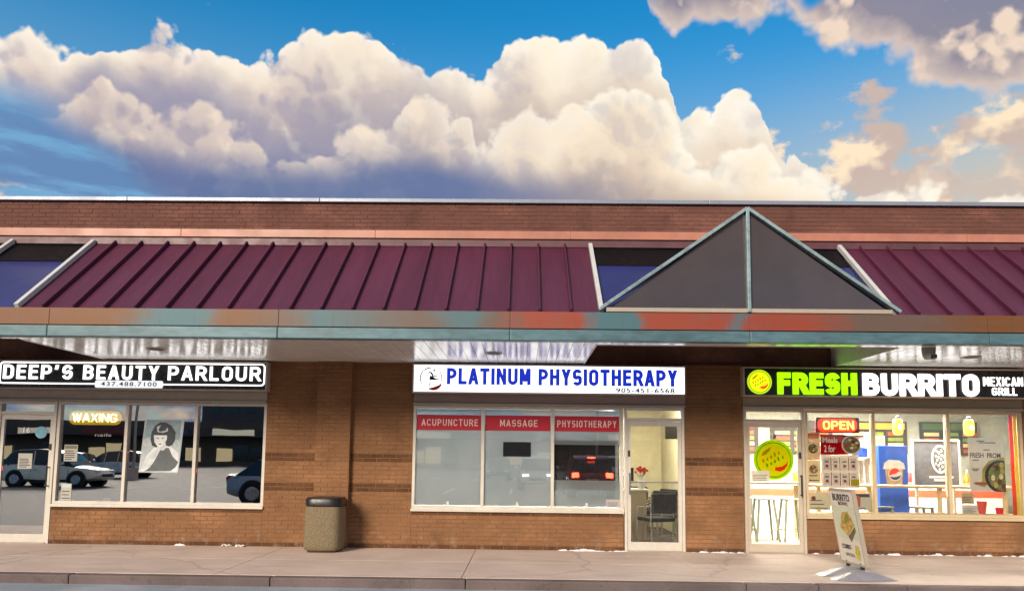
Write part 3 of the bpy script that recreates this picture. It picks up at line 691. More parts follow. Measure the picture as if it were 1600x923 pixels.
for i, (x, y) in enumerate(((4.5, 1.0), (6.3, 1.0), (8.1, 1.0), (4.5, 3.2), (6.3, 3.2), (8.1, 3.2))):
    ceiling_light(x, y, 1.1, 0.55, L_warm, 2.78, ['bright ceiling light over the burrito shop door', 'bright ceiling light above the blue drinks cooler',
        'bright ceiling light over the right window seats', 'rear ceiling light behind the burrito shop door', 'rear ceiling light in the middle of the burrito shop', 'rear ceiling light at the right of the burrito shop'][i], 'restaurant ceiling lights')
for i, (x, y) in enumerate(((2.3, 1.9), (-0.9, 1.1), (0.7, 1.1))):
    ceiling_light(x, y, 1.0, 0.5, L_soft if i == 0 else L_film, 2.78, ['ceiling light over the clinic waiting chairs', 'ceiling light behind the leftmost frosted clinic pane', 'ceiling light behind the frosted clinic pane with the screen'][i], 'clinic ceiling lights')

# ------------------------------------------------------------------ shop signs
def sign_box(name, label, x0, x1, face, frame_m, z0=2.602, z1=3.075):
    t = thing(name, label, 'sign', ((x0+x1)/2, -0.08, z0), 'lit shop signs over the doors')
    box('cabinet', x0, x1, -0.145, 0.055, z0, z1, frame_m, t)
    bm = bmesh.new(); f = 0.022
    ring(bm, [(x0, z0), (x1, z0), (x1, z1), (x0, z1)], [(x0+f, z0+f), (x1-f, z0+f), (x1-f, z1-f), (x0+f, z1-f)], -0.168, -0.1455); obj('sign_frame', bm, frame_m, t)
    box('sign_face', x0+f+.001, x1-f-.001, -0.155, -0.146, z0+f+.001, z1-f-.001, face, t)
    return t
L_white = lamp_mat('lit white letter', (1.0, 0.98, 0.96), 1.9)
L_face = lamp_mat('lit white sign face', (0.97, 0.985, 1.0), 1.5)
L_green = lamp_mat('lit green letter', (0.26, 1.0, 0.0), 1.7)
M_face_dk = mat('black sign face', (0.018, 0.020, 0.022), 0.28, var=0.1)
M_frame = flat('pale sign frame', (190, 178, 166), 0.4)
FY = -0.156
t = sign_box('shop_sign', "black lit sign reading DEEP'S BEAUTY PARLOUR in white letters", -8.42, -3.965, M_face_dk, M_frame)
for nm, x0, x1 in (("DEEP'S", -8.276, -7.15), ('BEAUTY', -6.963, -5.735), ('PARLOUR', -5.577, -4.075)):
    capitals('lettering', nm, x0, x1, 2.765, 2.995, FY-.001, L_white, t, weight=.165, gap=.26, depth=0.02)
bm = bmesh.new(); ring(bm, rrect(-8.345, -4.0, 2.685, 3.045, 0.06), rrect(-8.325, -4.02, 2.705, 3.025, 0.045), FY-.012, FY); obj('border_line', bm, L_white, t)
shape('number_plate', rrect(-6.76, -5.65, 2.632, 2.752, 0.03), FY-.018, FY-.0125, lamp_mat('lit number plate', (0.95, 0.97, 1.0), 0.75), t)
text('phone_number', '437.488.7100', -6.66, -5.75, 2.66, 2.73, FY-.019, flat('grey print', (90, 92, 98), 0.6), t, bold=0.012, depth=0.002, spacing=1.2)

t = sign_box('shop_sign', 'white lit sign reading PLATINUM PHYSIOTHERAPY in blue letters', -1.605, 2.79, L_face, flat('silver sign frame', (196, 186, 182), 0.4))
M_blue_l = lamp_mat('backlit blue letter', (0.006, 0.026, 0.46), 0.85)
capitals('lettering', 'PLATINUM', -1.052, 0.30, 2.745, 3.012, FY, M_blue_l, t, weight=.215, gap=.10, depth=0.006)
capitals('lettering', 'PHYSIOTHERAPY', 0.424, 2.655, 2.742, 3.010, FY, M_blue_l, t, weight=.215, gap=.10, depth=0.006)
M_greyp = flat('brown grey print', (84, 66, 62), 0.6)
text('phone_number', '905-451-6568', 1.67, 2.61, 2.635, 2.715, FY-.001, M_greyp, t, bold=0.03, depth=0.004, spacing=1.15)
lg = link('logo', None, t); LX, LZ = -1.306, 2.843
def strip(name, cx, cz, r, w, a0, a1, m, parent, y=FY, taper=True, rz=None):
    rz = rz or r; n = 18; o, i = [], []
    for k in range(n):
        a = a0+(a1-a0)*k/(n-1); ww = w*(0.25+0.75*sin(pi*k/(n-1))) if taper else w
        o.append((cx+(r+ww/2)*cos(rad(a)), cz+(rz+ww/2)*sin(rad(a)))); i.append((cx+(r-ww/2)*cos(rad(a)), cz+(rz-ww/2)*sin(rad(a))))
    bm = bmesh.new()
    for k in range(n-1):
        v = [bm.verts.new((x, yy, z)) for yy in (y-.004, y-.001) for x, z in (o[k], o[k+1], i[k+1], i[k])]
        bm.faces.new(v[:4]); bm.faces.new((v[0], v[4], v[5], v[1])); bm.faces.new((v[3], v[2], v[6], v[7]))
    return obj(name, bm, m, parent)
M_lgrey = flat('slate print', (88, 92, 104), 0.5); M_lred = flat('logo red', (205, 48, 40), 0.5)
strip('logo_arc', LX, LZ, 0.175, 0.018, 100, 238, M_lgrey, lg); strip('logo_arc', LX, LZ, 0.172, 0.016, -35, 62, flat('blue grey print', (140, 152, 186), 0.5), lg)
strip('logo_arc', LX, LZ, 0.165, 0.014, 75, 130, M_lgrey, lg, y=FY-.0015)
strip('logo_swoosh', LX+.01, LZ+.02, 0.195, 0.060, 255, 325, M_lred, lg, y=FY-.002)
for k, pts in enumerate(([(-.06,.07),(-.02,.085),(.0,.06),(.02,.02),(.1,.02),(.1,.035),(.035,.04),(.03,.07),(.005,.10),(-.04,.105)], [(-.03,-.03),(.12,-.03),(.13,-.012),(-.03,-.01),(.0,.04),(-.015,.045)],
            [(-.045,-.13),(-.03,-.135),(.0,-.07),(-.012,-.062)], [(.07,-.10),(.082,-.10),(.082,-.04),(.072,-.04)], [(.04,.10),(.06,.115),(.06,.14),(.035,.145),(.03,.125)])):
    shape('logo_figure', [(LX+x, LZ+z) for x, z in pts], FY-.004-.0003*k, FY-.001, M_lgrey, lg)

t = sign_box('shop_sign', 'black lit sign reading FRESH BURRITO MEXICAN GRILL in green and white', 3.705, 8.19, mat('black brown sign face', (0.022, 0.014, 0.011), 0.3, var=0.1), flat('cream sign frame', (205, 184, 160), 0.4))
capitals('lettering', 'FRESH', 4.25, 5.508, 2.64, 2.987, FY-.001, L_green, t, weight=.25, gap=.10, depth=0.03)
capitals('lettering', 'BURRITO', 5.604, 7.44, 2.632, 2.986, FY-.001, L_white, t, weight=.235, gap=.10, depth=0.03)
capitals('lettering', 'MEXICAN', 7.518, 8.14, 2.805, 2.945, FY-.001, L_white, t, weight=.15, gap=.16, depth=0.014)
capitals('lettering', 'GRILL', 7.65, 8.04, 2.655, 2.78, FY-.001, L_white, t, weight=.15, gap=.18, depth=0.014)
def chilli_badge(parent, cx, cz, r, y, lit, script=True):
    e = lambda n, c, s: lamp_mat(n, srgb(*c), s) if lit else vinyl(n + ' vinyl', c)
    shape('badge_disc', arc(cx, cz, r, r, n=40), y-.004, y, e('badge lime', (190, 225, 20), 0.9), parent)
    bm = bmesh.new(); ring(bm, arc(cx, cz, r*.88, r*.88, n=40), arc(cx, cz, r*.83, r*.83, n=40), y-.0055, y-.0045); obj('badge_ring', bm, e('badge green', (110, 190, 20), 0.8), parent)
    shape('badge_centre', arc(cx, cz, r*.80, r*.80, n=40), y-.006, y-.0045, e('badge yellow', (240, 232, 10), 0.95), parent)
    g = e('badge ochre', (196, 170, 10), 0.7)
    ro = lambda x, z: (cx+r*(x*cos(.5)-z*sin(.5)), cz+r*(x*sin(.5)+z*cos(.5)))
    shape('badge_leaf', [ro(*p) for p in ((-.45, .45), (-.2, .42), (.05, .5), (.2, .62), (-.05, .62), (-.3, .58))], y-.0075, y-.0065, g, parent)
    for row, z in enumerate((0.12, -0.16)):
        for k in range(5):
            x = -.55+k*.22+row*.06; h = (.20, .14, .16, .22, .15)[k]
            shape('badge_script', [ro(*p) for p in ((x, z), (x+.08, z-.02), (x+.13, z+h*.6), (x+.09, z+h), (x+.03, z+h*.7))], y-.0075-.0002*k, y-.0065, g if row == 0 else e('badge green', (110, 190, 20), 0.8), parent)
    shape('badge_chilli', [(cx+r*x, cz+r*z) for x, z in ((.06, -.52), (.30, -.58), (.52, -.48), (.66, -.28), (.70, -.02), (.60, -.20), (.42, -.32), (.20, -.36), (.06, -.36))], y-.008, y-.0065, e('badge red', (240, 70, 30), 0.9), parent)
chilli_badge(t, 3.965, 2.833, 0.197, FY-.004, True)
# conduit feeding the signs and the wall camera under the eave
t = thing('security_camera', 'small grey dome camera under the eave above the burrito sign', 'camera', (5.60, -2.12, SZ-.15))
bm = bmesh.new(); lathe(bm, [(0.05, 0.0), (0.075, 0.04), (0.085, 0.10), (0.085, 0.149)], 20, (5.60, -2.12, SZ-.15)); obj('housing', bm, flat('camera grey', (150, 144, 138), 0.5), t, True)
bm = bmesh.new(); lathe(bm, [(0.010, -.01), (0.035, 0.0), (0.04, 0.02), (0.04, 0.05)], 16, (5.63, -2.185, SZ-.145)); obj('lens', bm, M_black, t, True)

# ------------------------------------------------------------------ beauty parlour window: neon, posters, notices
GI = 0.058       # just behind the glass
t = thing('neon_sign', 'glowing yellow WAXING sign hanging in the parlour window', 'sign', (-6.875, GI+.03, 2.03))
shape('glow_tube', rrect(-7.30, -6.44, 2.04, 2.265, 0.10, 8), GI+.02, GI+.045, lamp_mat('neon yellow glow', (1.0, 0.58, 0.0), 0.95), t)
capitals('lettering', 'WAXING', -7.235, -6.50, 2.085, 2.225, GI+.012, lamp_mat('neon pale yellow', (1.0, 0.88, 0.40), 6.0), t, weight=.13, gap=.17, depth=0.012)
bm = bmesh.new()
for x in (-7.1, -6.64): tube(bm, (x, GI+.03, 2.26), (x, GI+.03, 2.44), 0.003, n=6)
obj('hanging_chain', bm, M_chrome, t)
t = thing('window_poster', 'black and white portrait poster of a woman with a bob', 'poster', (-5.70, GI, 1.27))
PX0, PX1, PZ0, PZ1 = -6.045, -5.365, 1.275, 2.14
GP = 0.0405
shape('poster_sheet', [(PX0-.03, PZ0), (PX1-.06, PZ0-.005), (PX1, PZ1-.01), (PX0+.03, PZ1)], GP, GP+.004, flat('silver poster paper', (186, 196, 200), 0.5, var=0.12, vscale=5), t)
pp = lambda L: [(PX0+(PX1-PX0)*x, PZ0+(PZ1-PZ0)*z) for x, z in L]
for i, (nm, c, L) in enumerate((
    ('backdrop', (140, 164, 172), [(.02,.62),(.10,.99),(.93,.985),(.90,.60),(.6,.7),(.3,.7)]),
    ('shoulders', (222, 228, 230), [(.0,.02),(.12,.30),(.28,.46),(.5,.50),(.72,.48),(.90,.36),(.90,.02)]),
    ('top', (88, 96, 98), [(.10,.02),(.22,.09),(.34,.24),(.46,.44),(.54,.47),(.66,.46),(.76,.30),(.90,.20),(.84,.10),(.72,.03)]),
    ('hair', (40, 50, 58), [(.25,.50),(.20,.62),(.22,.76),(.30,.88),(.42,.945),(.56,.94),(.70,.88),(.80,.76),(.80,.62),(.74,.52),(.64,.49),(.5,.56),(.36,.47)]),
    ('neck', (206, 212, 214), [(.44,.42),(.44,.54),(.58,.56),(.58,.45),(.52,.41)]),
    ('face', (232, 236, 238), [(.28,.70),(.30,.57),(.38,.49),(.45,.475),(.54,.53),(.60,.62),(.60,.70)]),
    ('hair_shine', (190, 202, 206), [(.34,.86),(.44,.89),(.38,.80),(.42,.765),(.56,.79),(.60,.85),(.62,.78),(.50,.745),(.36,.76)]),
    ('eye', (90, 90, 94), [(.33,.645),(.40,.655),(.40,.63)]), ('eye', (90, 90, 94), [(.48,.655),(.55,.645),(.48,.63)]),
    ('lips', (110, 96, 98), [(.39,.535),(.44,.545),(.49,.54),(.44,.52)]),
    ('lapel', (214, 222, 224), [(.02,.05),(.20,.34),(.40,.44),(.30,.26),(.20,.09),(.14,.16)]))):
    shape(nm, pp(L), GP-.001-.0006*i, GP-.0005-.0006*i, flat('poster ' + nm, c, 0.5, var=0.10, vscale=9), t)
def notice(name, label, x0, x1, z0, z1, y=GI, col=(226, 224, 214), lines=5, head=None, cat='notice', parent_group=None, ink=M_ink):
    t = thing(name, label, cat, ((x0+x1)/2, y, z0), parent_group)
    box('sheet', x0, x1, y, y+.003, z0, z1, vinyl('sheet %d %d %d' % col, col, .4), t)
    w, h = x1-x0, z1-z0
    if head: box('heading', x0+w*.06, x1-w*.06, y-.0012, y-.0004, z1-h*.24, z1-h*.05, flat('heading %d %d %d' % head, head, 0.6), t)
    for k in range(lines):
        z = z0+h*(0.10+0.62*k/max(1, lines)); box('text_line', x0+w*.10, x1-w*random.uniform(.10, .4), y-.0010, y-.0004, z, z+h*.045, ink, t)
    return t
notice('window_notice', 'cream price list taped at the left of the parlour window', -7.32, -7.10, 1.44, 1.71, y=.0415, head=(120, 116, 104))
notice('window_notice', 'small pale leaflet standing low in the parlour window corner', -7.33, -7.16, 0.81, 1.08, y=.0415, head=(196, 206, 210), lines=3)
notice('window_notice', 'white sheet taped inside the parlour door glass', -8.06, -7.83, 1.31, 1.56, y=0.026, lines=6)
tag(box('card', -6.64, -6.53, 0.06, 0.075, 0.80, 0.855, M_paper), 'small white card on the parlour window ledge', 'card')
t = thing('door_number', 'white number 16 on the parlour door glass', 'number', (-7.955, 0.02, 1.9))
text('digits', '16', -8.01, -7.895, 1.895, 1.985, 0.026, M_white, t, bold=0.03, depth=0.002)
tag(shape('round_sticker', arc(-7.715, 1.905, 0.098, 0.098), 0.0265, 0.0285, flat('pale blue vinyl', (120, 178, 200), 0.5, var=0.12, vscale=14)), 'pale blue round sticker on the parlour door', 'sticker')
t = thing('window_lettering', 'faint white vinyl lettering under the yellow neon', 'lettering', (-6.68, 0.04, 1.85))
text('lettering', 'nails', -6.83, -6.56, 1.85, 1.90, 0.0435, flat('faded white vinyl', (170, 172, 172), 0.6), t, bold=0.0, depth=0.002)

# ------------------------------------------------------------------ clinic windows: frosted film, red bands
M_film = bpy.data.materials.new('frosted film'); M_film.use_nodes = True
_n = Nodes(M_film.node_tree); M_film.node_tree.nodes.clear()
_p = _n.new('ShaderNodeNewGeometry').outputs['Position']
_c = _n.mix(_n.step(_n.noise(_p, 1.2, 3), 0.35, 0.65), (0.56, 0.60, 0.61), (0.66, 0.69, 0.70))
_d = _n.new('ShaderNodeBsdfDiffuse'); _n.put(_d.inputs[0], _c); _t = _n.new('ShaderNodeBsdfTranslucent'); _n.put(_t.inputs[0], _c)
_m = _n.new('ShaderNodeMixShader'); _m.inputs[0].default_value = 0.45
M_film.node_tree.links.new(_d.outputs[0], _m.inputs[1]); M_film.node_tree.links.new(_t.outputs[0], _m.inputs[2])
_o = _n.new('ShaderNodeOutputMaterial'); M_film.node_tree.links.new(_m.outputs[0], _o.inputs[0])
M_band = flat('crimson vinyl', (196, 30, 52), 0.45); M_bandtxt = flat('pale pink vinyl', (244, 214, 206), 0.5)
panes = ((-1.555, -0.492), (-0.438, 0.638), (0.692, 1.755))
for (x0, x1), word, (a, b) in zip(panes, ('ACUPUNCTURE', 'MASSAGE', 'PHYSIOTHERAPY'), ((-1.47, -0.55), (-0.19, 0.42), (0.74, 1.70))):
    for z0, z1, lab in (((0.81, 1.23, 'lower strip of frosted film'), (1.80, 2.36, 'upper strip of frosted film')) if word[0] == 'P' else ((0.81, 2.36, 'tall white frosted film'),)):
        tag(box('frosted_film', x0-.002, x1+.002, 0.0525, 0.0535, z0, z1, M_film), lab + ' on the clinic pane with the word ' + word, 'window film', 'frosted films on the clinic window')
    t = thing('window_band', 'crimson band with the word %s across the clinic window' % word, 'sign', ((x0+x1)/2, 0.04, 2.0), 'crimson bands on the clinic window')
    box('band', x0+.008, x1-.008, 0.0415, 0.043, 2.015, 2.265, M_band, t)
    capitals('lettering', word, a, b, 2.085, 2.195, 0.0412, M_bandtxt, t, weight=.15, gap=.20, depth=0.002)
t = thing('dark_backing', 'dark roller blind behind the gap in the right clinic pane', 'blind', (1.22, .10, 1.2))
box('blind', 0.67, 1.69, .10, .106, 1.16, 1.86, flat('dark blind', (40, 34, 36), .9), t); box('rail', 0.66, 1.69, .09, .12, 1.86, 1.90, M_black, t)  # added behind the clear gap to keep the bright room from showing
t = thing('wall_screen', 'black flat screen hanging behind the middle clinic pane', 'screen', (0.09, 0.04, 1.6))
box('screen', -0.135, 0.315, 0.020, 0.04, 1.60, 1.835, mat('black screen', (0.01, 0.011, 0.013), 0.2), t, 0.006)
notice('window_notice', 'small white notice in the bottom right corner of the clinic window', 1.53, 1.75, 0.81, 0.93, y=0.040, lines=4, col=(222, 214, 210))
for i, x in enumerate((-1.02, 0.10, 1.22)):
    tag(box('window_clip', x-.02, x+.02, 0.036, 0.044, 0.80, 0.87, M_paper, None, 0.004), 'small white clip at the bottom of the clinic pane, %s' % ('leftmost', 'middle one', 'rightmost')[i], 'clip', 'clips on the clinic window')

# ------------------------------------------------------------------ clinic waiting room seen through the door
M_seat = flat('black upholstery', (34, 31, 30), 0.8); 
def waiting_chair(x, y, rz, label):
    t = thing('waiting_chair', label, 'chair', (x, y, 0.125), 'black waiting room chairs')
    bm = bmesh.new(); bbox(bm, -.24, .24, -.24, .22, .40, .47, .02); o = []
    def loc(nm, bm, m): o.append(obj(nm, bm, m)); o[-1].parent = t
    loc('seat', bm, M_seat)
    bm = bmesh.new(); bbox(bm, -.23, .23, .22, .27, .55, .88, .02); loc('backrest', bm, M_seat)
    for s in (-1, 1):
        bm = bmesh.new(); P = [(s*.25, .26, .86), (s*.25, .24, .42), (s*.25, .28, .015), (s*.25, -.26, .015), (s*.25, -.22, .64), (s*.25, .20, .66)]
        for p, q in zip(P, P[1:]): tube(bm, p, q, .012, n=8)
        loc('leg_frame', bm, M_chrome)
    t.rotation_euler.z = rz
waiting_chair(2.72, 1.55, rad(-25), 'black waiting chair with chrome legs nearest the clinic door')
waiting_chair(3.0-.18, 2.45, rad(-60), 'black waiting chair against the yellow wall behind another')
waiting_chair(2.50, 0.92, rad(200), 'black waiting chair with its back to the clinic door glass')
waiting_chair(2.60, 3.3, rad(10), 'black waiting chair at the back of the clinic waiting room')
waiting_chair(2.36, 2.6, rad(160), 'black waiting chair turned towards the reception desk')
t = thing('reception_desk', 'pale wooden reception desk inside the clinic door', 'desk', (2.2, 1.9, .125))
box('desk_panel', 1.85, 2.42, 1.55, 1.60, .125, 1.0, flat('pale laminate', (214, 200, 170), 0.5), t)
box('desk_top', 1.80, 2.48, 1.50, 2.10, 1.0, 1.04, flat('white laminate', (236, 230, 214), 0.4), t, .005)
box('desk_side', 2.40, 2.44, 1.60, 2.05, .125, 1.0, flat('pale laminate', (214, 200, 170), 0.5), t)
t = thing('flower_vase', 'white vase of red flowers on the reception desk', 'vase', (2.36, 1.68, 1.04))
bm = bmesh.new(); lathe(bm, [(.05, 0), (.075, .06), (.06, .15), (.045, .2), (.055, .22)], 20, (2.36, 1.68, 1.04)); obj('vase', bm, M_white, t, True)
bm = bmesh.new()
for k in range(26):
    a, e, r = random.uniform(0, 6.28), random.uniform(.1, 1.4), random.uniform(.05, .12)
    c = Vector((2.36+r*cos(a)*cos(e), 1.68+r*sin(a)*cos(e), 1.32+r*sin(e)))
    for j in range(5):
        b = j*1.257; v = [bm.verts.new(c + Vector(p)) for p in ((0, 0, 0), (.022*cos(b), -.012, .022*sin(b)), (.026*cos(b+.6), -.016, .026*sin(b+.6)), (.022*cos(b+1.2), -.012, .022*sin(b+1.2)))]
        bm.faces.new(v)
obj('blooms', bm, flat('red petals', (214, 62, 58), 0.6, var=.2), t)
bm = bmesh.new()
for k in range(14):
    a = k*.9; tube(bm, (2.36, 1.68, 1.24), (2.36+.09*cos(a), 1.68+.09*sin(a), 1.33+.04*sin(k)), .003, n=5)
obj('stems', bm, flat('stem green', (70, 96, 44), 0.6), t)
t = thing('desk_monitor', 'dark monitor on the reception desk', 'monitor', (2.08, 1.8, 1.04))
box('screen', 1.92, 2.24, 1.80, 1.83, 1.14, 1.42, M_black, t, .006); box('stand', 2.05, 2.11, 1.80, 1.86, 1.05, 1.15, M_black, t); box('foot', 1.98, 2.18, 1.74, 1.92, 1.041, 1.052, M_black, t)
t = thing('wall_screen', 'black television high on the yellow clinic wall', 'television', (2.98, 2.0, 1.95))
box('screen', 2.86, 3.18, 1.95, 2.0, 1.96, 2.26, M_black, t, .008); box('bracket', 3.0, 3.06, 2.0, 2.3, 2.08, 2.14, M_black, t)
t = thing('coat_rack', 'dark coats hanging on a stand in the clinic', 'coat rack', (2.15, 3.2, .125))
bm = bmesh.new(); tube(bm, (2.15, 3.2, .125), (2.15, 3.2, 1.9), .02); obj('pole', bm, M_black, t)
bm = bmesh.new(); lathe(bm, [(.18, 0), (.16, .03), (.03, .05)], 16, (2.15, 3.2, .125)); obj('base', bm, M_black, t)
bm = bmesh.new(); lathe(bm, [(.16, 0), (.20, .2), (.17, .5), (.13, .72), (.04, .80)], 18, (2.15, 3.12, 1.0), 1, .6); obj('coat', bm, flat('olive coat', (92, 84, 56), .9, var=.2), t, True)

# ------------------------------------------------------------------ burrito shop: door and window contents
t = thing('door_sticker', 'round lime and yellow chilli sticker on the burrito shop door', 'sticker', (4.225, .02, 1.28))
chilli_badge(t, 4.225, 1.595, 0.322, 0.0275, False)
notice('door_notice', 'white notice with small pictures on the burrito shop door', 3.86, 4.15, 1.25, 1.42, y=.018, lines=4, col=(238, 232, 214))
t = thing('door_number', 'dark number 18 above the round sticker on the burrito door', 'number', (4.225, .02, 1.93))
text('digits', '18', 4.18, 4.275, 1.935, 2.0, 0.026, M_ink, t, bold=0.03, depth=.002)
t = thing('open_sign', 'red glowing OPEN sign with yellow letters in the burrito shop window', 'sign', (5.29, GI+.03, 2.04))
shape('sign_case', rrect(4.94, 5.645, 2.04, 2.29, .03), GI+.03, GI+.07, flat('maroon case', (120, 20, 30), .5), t)
shape('red_glow', rrect(4.97, 5.60, 2.058, 2.272, .08), GI+.018, GI+.029, lamp_mat('neon red', (1.0, 0.06, 0.015), 1.3), t)
capitals('lettering', 'OPEN', 5.05, 5.545, 2.095, 2.235, GI+.012, lamp_mat('neon warm yellow', (1.0, 0.80, 0.10), 3.0), t, weight=.17, gap=.17, depth=.01)
def bowl(parent, cx, cz, r, y, base=(150, 110, 80), clip=None):
    shape('bowl_rim', arc(cx, cz, r, r), y-.0008, y, flat('bowl rim', (232, 214, 190), .5), parent)
    shape('bowl_food', arc(cx, cz, r*.86, r*.86), y-.0016, y-.001, flat('food %d %d %d' % base, base, .6, var=.5, vscale=22), parent)
    for k in range(9):
        a = k*2.4; q = r*.62*math.sqrt((k+.5)/9)
        c = [(206, 176, 120), (92, 110, 40), (232, 220, 190), (96, 50, 30), (190, 60, 40), (150, 160, 60)][k % 6]
        shape('topping', arc(cx+q*cos(a), cz+q*sin(a), r*.20, r*.14, n=9), y-.0022-.0003*k, y-.0017-.0003*k, flat('topping %d %d %d' % c, c, .6, var=.2), parent)
t = thing('promo_poster', 'maroon meal deal poster above the menu sheet', 'poster', (5.3, GI, 1.69))
box('sheet', 5.0, 5.44, GI, GI+.003, 1.69, 2.01, vinyl('maroon print', (150, 18, 36), .4), t)
bowl(t, 5.49, 1.85, .155, GI-.0005, (126, 92, 70))
text('heading', 'Meals', 5.03, 5.27, 1.88, 1.965, GI-.0015, M_paper, t, bold=.02, depth=.001); text('price', '2 for', 5.05, 5.23, 1.73, 1.84, GI-.0015, M_paper, t, bold=.02, depth=.001)
t = thing('menu_sheet', 'white menu sheet of small meal pictures in the window', 'menu', (5.3, GI, 1.16))
box('sheet', 5.0, 5.60, GI, GI+.003, 1.16, 1.685, vinyl('menu paper', (236, 226, 214), .4), t)
for r in range(2):
    for c in range(4):
        x, z = 5.035+c*.142, 1.205+r*.24
        box('picture', x, x+.10, GI-.001, GI-.0004, z, z+.19, flat('menu cell', (216, 196, 186), .6, var=.15, vscale=30), t)
        box('dish', x+.03, x+.075, GI-.0018, GI-.0012, z+.04, z+.085, flat('dish brown', (116, 62, 50), .6), t); box('caption', x+.02, x+.08, GI-.0018, GI-.0012, z+.12, z+.14, M_ink, t)
        if c < 3: box('divider', x+.113, x+.127, GI-.001, GI-.0004, z-.01, z+.20, flat('maroon line', (120, 44, 50), .6), t)
tag(box('yellow_sticker', 5.46, 5.60, GI-.006, GI-.004, 1.19, 1.30, vinyl('yellow bag print', (206, 186, 20), .4)), 'yellow bag sticker on the corner of the menu sheet', 'sticker')
t = notice('food_poster', 'tall food picture poster at the left edge of the burrito window', 4.77, 4.985, 1.60, 2.05, col=(214, 190, 160), lines=0, cat='poster', head=(232, 120, 90)); bowl(t, 4.875, 1.78, .09, GI-.001, (120, 110, 50))
t = notice('food_poster', 'cream food poster under the tall one by the burrito door', 4.77, 4.985, 1.23, 1.595, col=(222, 206, 170), lines=3, cat='poster'); bowl(t, 4.875, 1.45, .08, GI-.0012, (150, 110, 50))
t = notice('food_poster', 'white poster with a brown seal low beside the sandwich board', 4.77, 5.13, .80, 1.09, col=(236, 226, 200), lines=3, cat='poster'); shape('seal', arc(4.86, .99, .035, .035), GI-.002, GI-.0012, flat('seal brown', (130, 56, 36), .6), t)
t = notice('food_poster', 'small dark picture poster low in the first burrito pane', 5.46, 5.775, .81, 1.08, col=(226, 220, 206), lines=1, cat='poster', head=(70, 62, 64)); shape('cup_picture', [(5.53, .86), (5.60, .86), (5.61, 1.0), (5.57, 1.05), (5.52, 1.0)], GI-.002, GI-.0012, flat('orange drink', (186, 92, 56), .5), t)
t = thing('food_poster', 'large white poster reading FRESH FROM with a black bowl of food', 'poster', (7.63, GI, 1.12))
box('sheet', 7.36, 7.93, GI, GI+.003, 1.13, 1.99, vinyl('grey white poster', (222, 216, 206), .4), t)
text('heading', 'FRESH', 7.385, 7.60, 1.665, 1.745, GI-.001, M_ink, t, bold=.02, depth=.001); text('heading', 'FROM', 7.655, 7.87, 1.66, 1.745, GI-.001, M_ink, t, bold=.03, depth=.001)
for x0, x1, z in ((7.50, 7.62, 1.925), (7.54, 7.80, 1.90), (7.60, 7.70, 1.785), (7.42, 7.52, 1.62), (7.40, 7.52, 1.48), (7.42, 7.50, 1.455)): box('small_print', x0, x1, GI-.0012, GI-.0004, z, z+.014, M_ink, t)
cc = [(7.93 if x > 7.93 else x, z) for x, z in arc(7.86, 1.37, .255, .26)]
shape('leaf', [(7.50, 1.22), (7.56, 1.30), (7.57, 1.48), (7.68, 1.62), (7.93, 1.68), (7.93, 1.55), (7.6, 1.2)], GI-.0012, GI-.0004, flat('banana leaf', (160, 150, 60), .6, var=.2), t)
shape('black_bowl', [(min(x, 7.93), max(z, 1.13)) for x, z in cc], GI-.002, GI-.0013, flat('bowl black', (44, 34, 28), .5), t)
shape('bowl_food', [(min(x, 7.925), max(z, 1.135)) for x, z in arc(7.87, 1.37, .215, .225)], GI-.0028, GI-.0021, flat('salad', (128, 110, 62), .6, var=.55, vscale=16), t)
for k in range(12):
    a = k*2.4; q = .16*math.sqrt((k+.5)/12); c = [(226, 210, 160), (110, 130, 40), (90, 60, 36), (190, 180, 80)][k % 4]
    shape('topping', [(min(x, 7.925), z) for x, z in arc(7.83+q*cos(a), 1.37+q*1.2*sin(a), .034, .05, n=9)], GI-.0034-.0003*k, GI-.0029-.0003*k, flat('garnish %d %d %d' % c, c, .6, var=.2), t)
shape('chilli', [(7.41, 1.26), (7.46, 1.235), (7.62, 1.235), (7.63, 1.27), (7.46, 1.28)], GI-.0036, GI-.003, flat('chilli red', (170, 70, 60), .5), t)
tag(box('red_banner', 8.03, 8.085, GI, GI+.004, .76, 2.36, vinyl('orange red banner', (246, 92, 40), .4)), 'narrow orange red vertical banner at the right window edge', 'banner')
tag(box('yellow_banner', 8.092, 8.15, GI, GI+.004, .76, 2.36, vinyl('yellow banner', (250, 222, 96), .4)), 'narrow yellow vertical banner beside the red one', 'banner')

def stool(x, y, label, h=.77, m=None):
    m = m or flat('grey green metal', (112, 116, 102), .45, metal=.2)
    t = thing('bar_stool', label, 'stool', (x, y, .125), 'metal bar stools')
    box('seat', x-.16, x+.16, y-.16, y+.16, .125+h-.03, .125+h, m, t, .012)
    for sx in (-1, 1):
        for sy in (-1, 1):
            bm = bmesh.new(); tube(bm, (x+sx*.13, y+sy*.13, .125+h-.03), (x+sx*.205, y+sy*.205, .125), .027, .02, 8); obj('leg', bm, m, t)
    bm = bmesh.new(); q = .185
    for (a, b), (c, d) in (((-q, -q), (q, -q)), ((q, -q), (q, q)), ((q, q), (-q, q)), ((-q, q), (-q, -q))): tube(bm, (x+a, y+b, .125+.20), (x+c, y+d, .125+.20), .009, n=6)
    obj('foot_ring', bm, m, t)
stool(4.60, 1.70, 'pale metal stool in the middle of the burrito shop door glass'); stool(4.20, 1.75, 'pale metal stool behind the left side of the door'); stool(5.10, 1.72, 'pale metal stool at the right edge of the door glass')
stool(6.35, 0.95, 'pale metal stool in front of the blue cooler', .70); stool(7.05, 1.0, 'pale metal stool under the window counter', .70)
t = thing('high_table', 'long pale high table with posts behind the burrito shop door', 'table', (4.6, 2.25, .125))
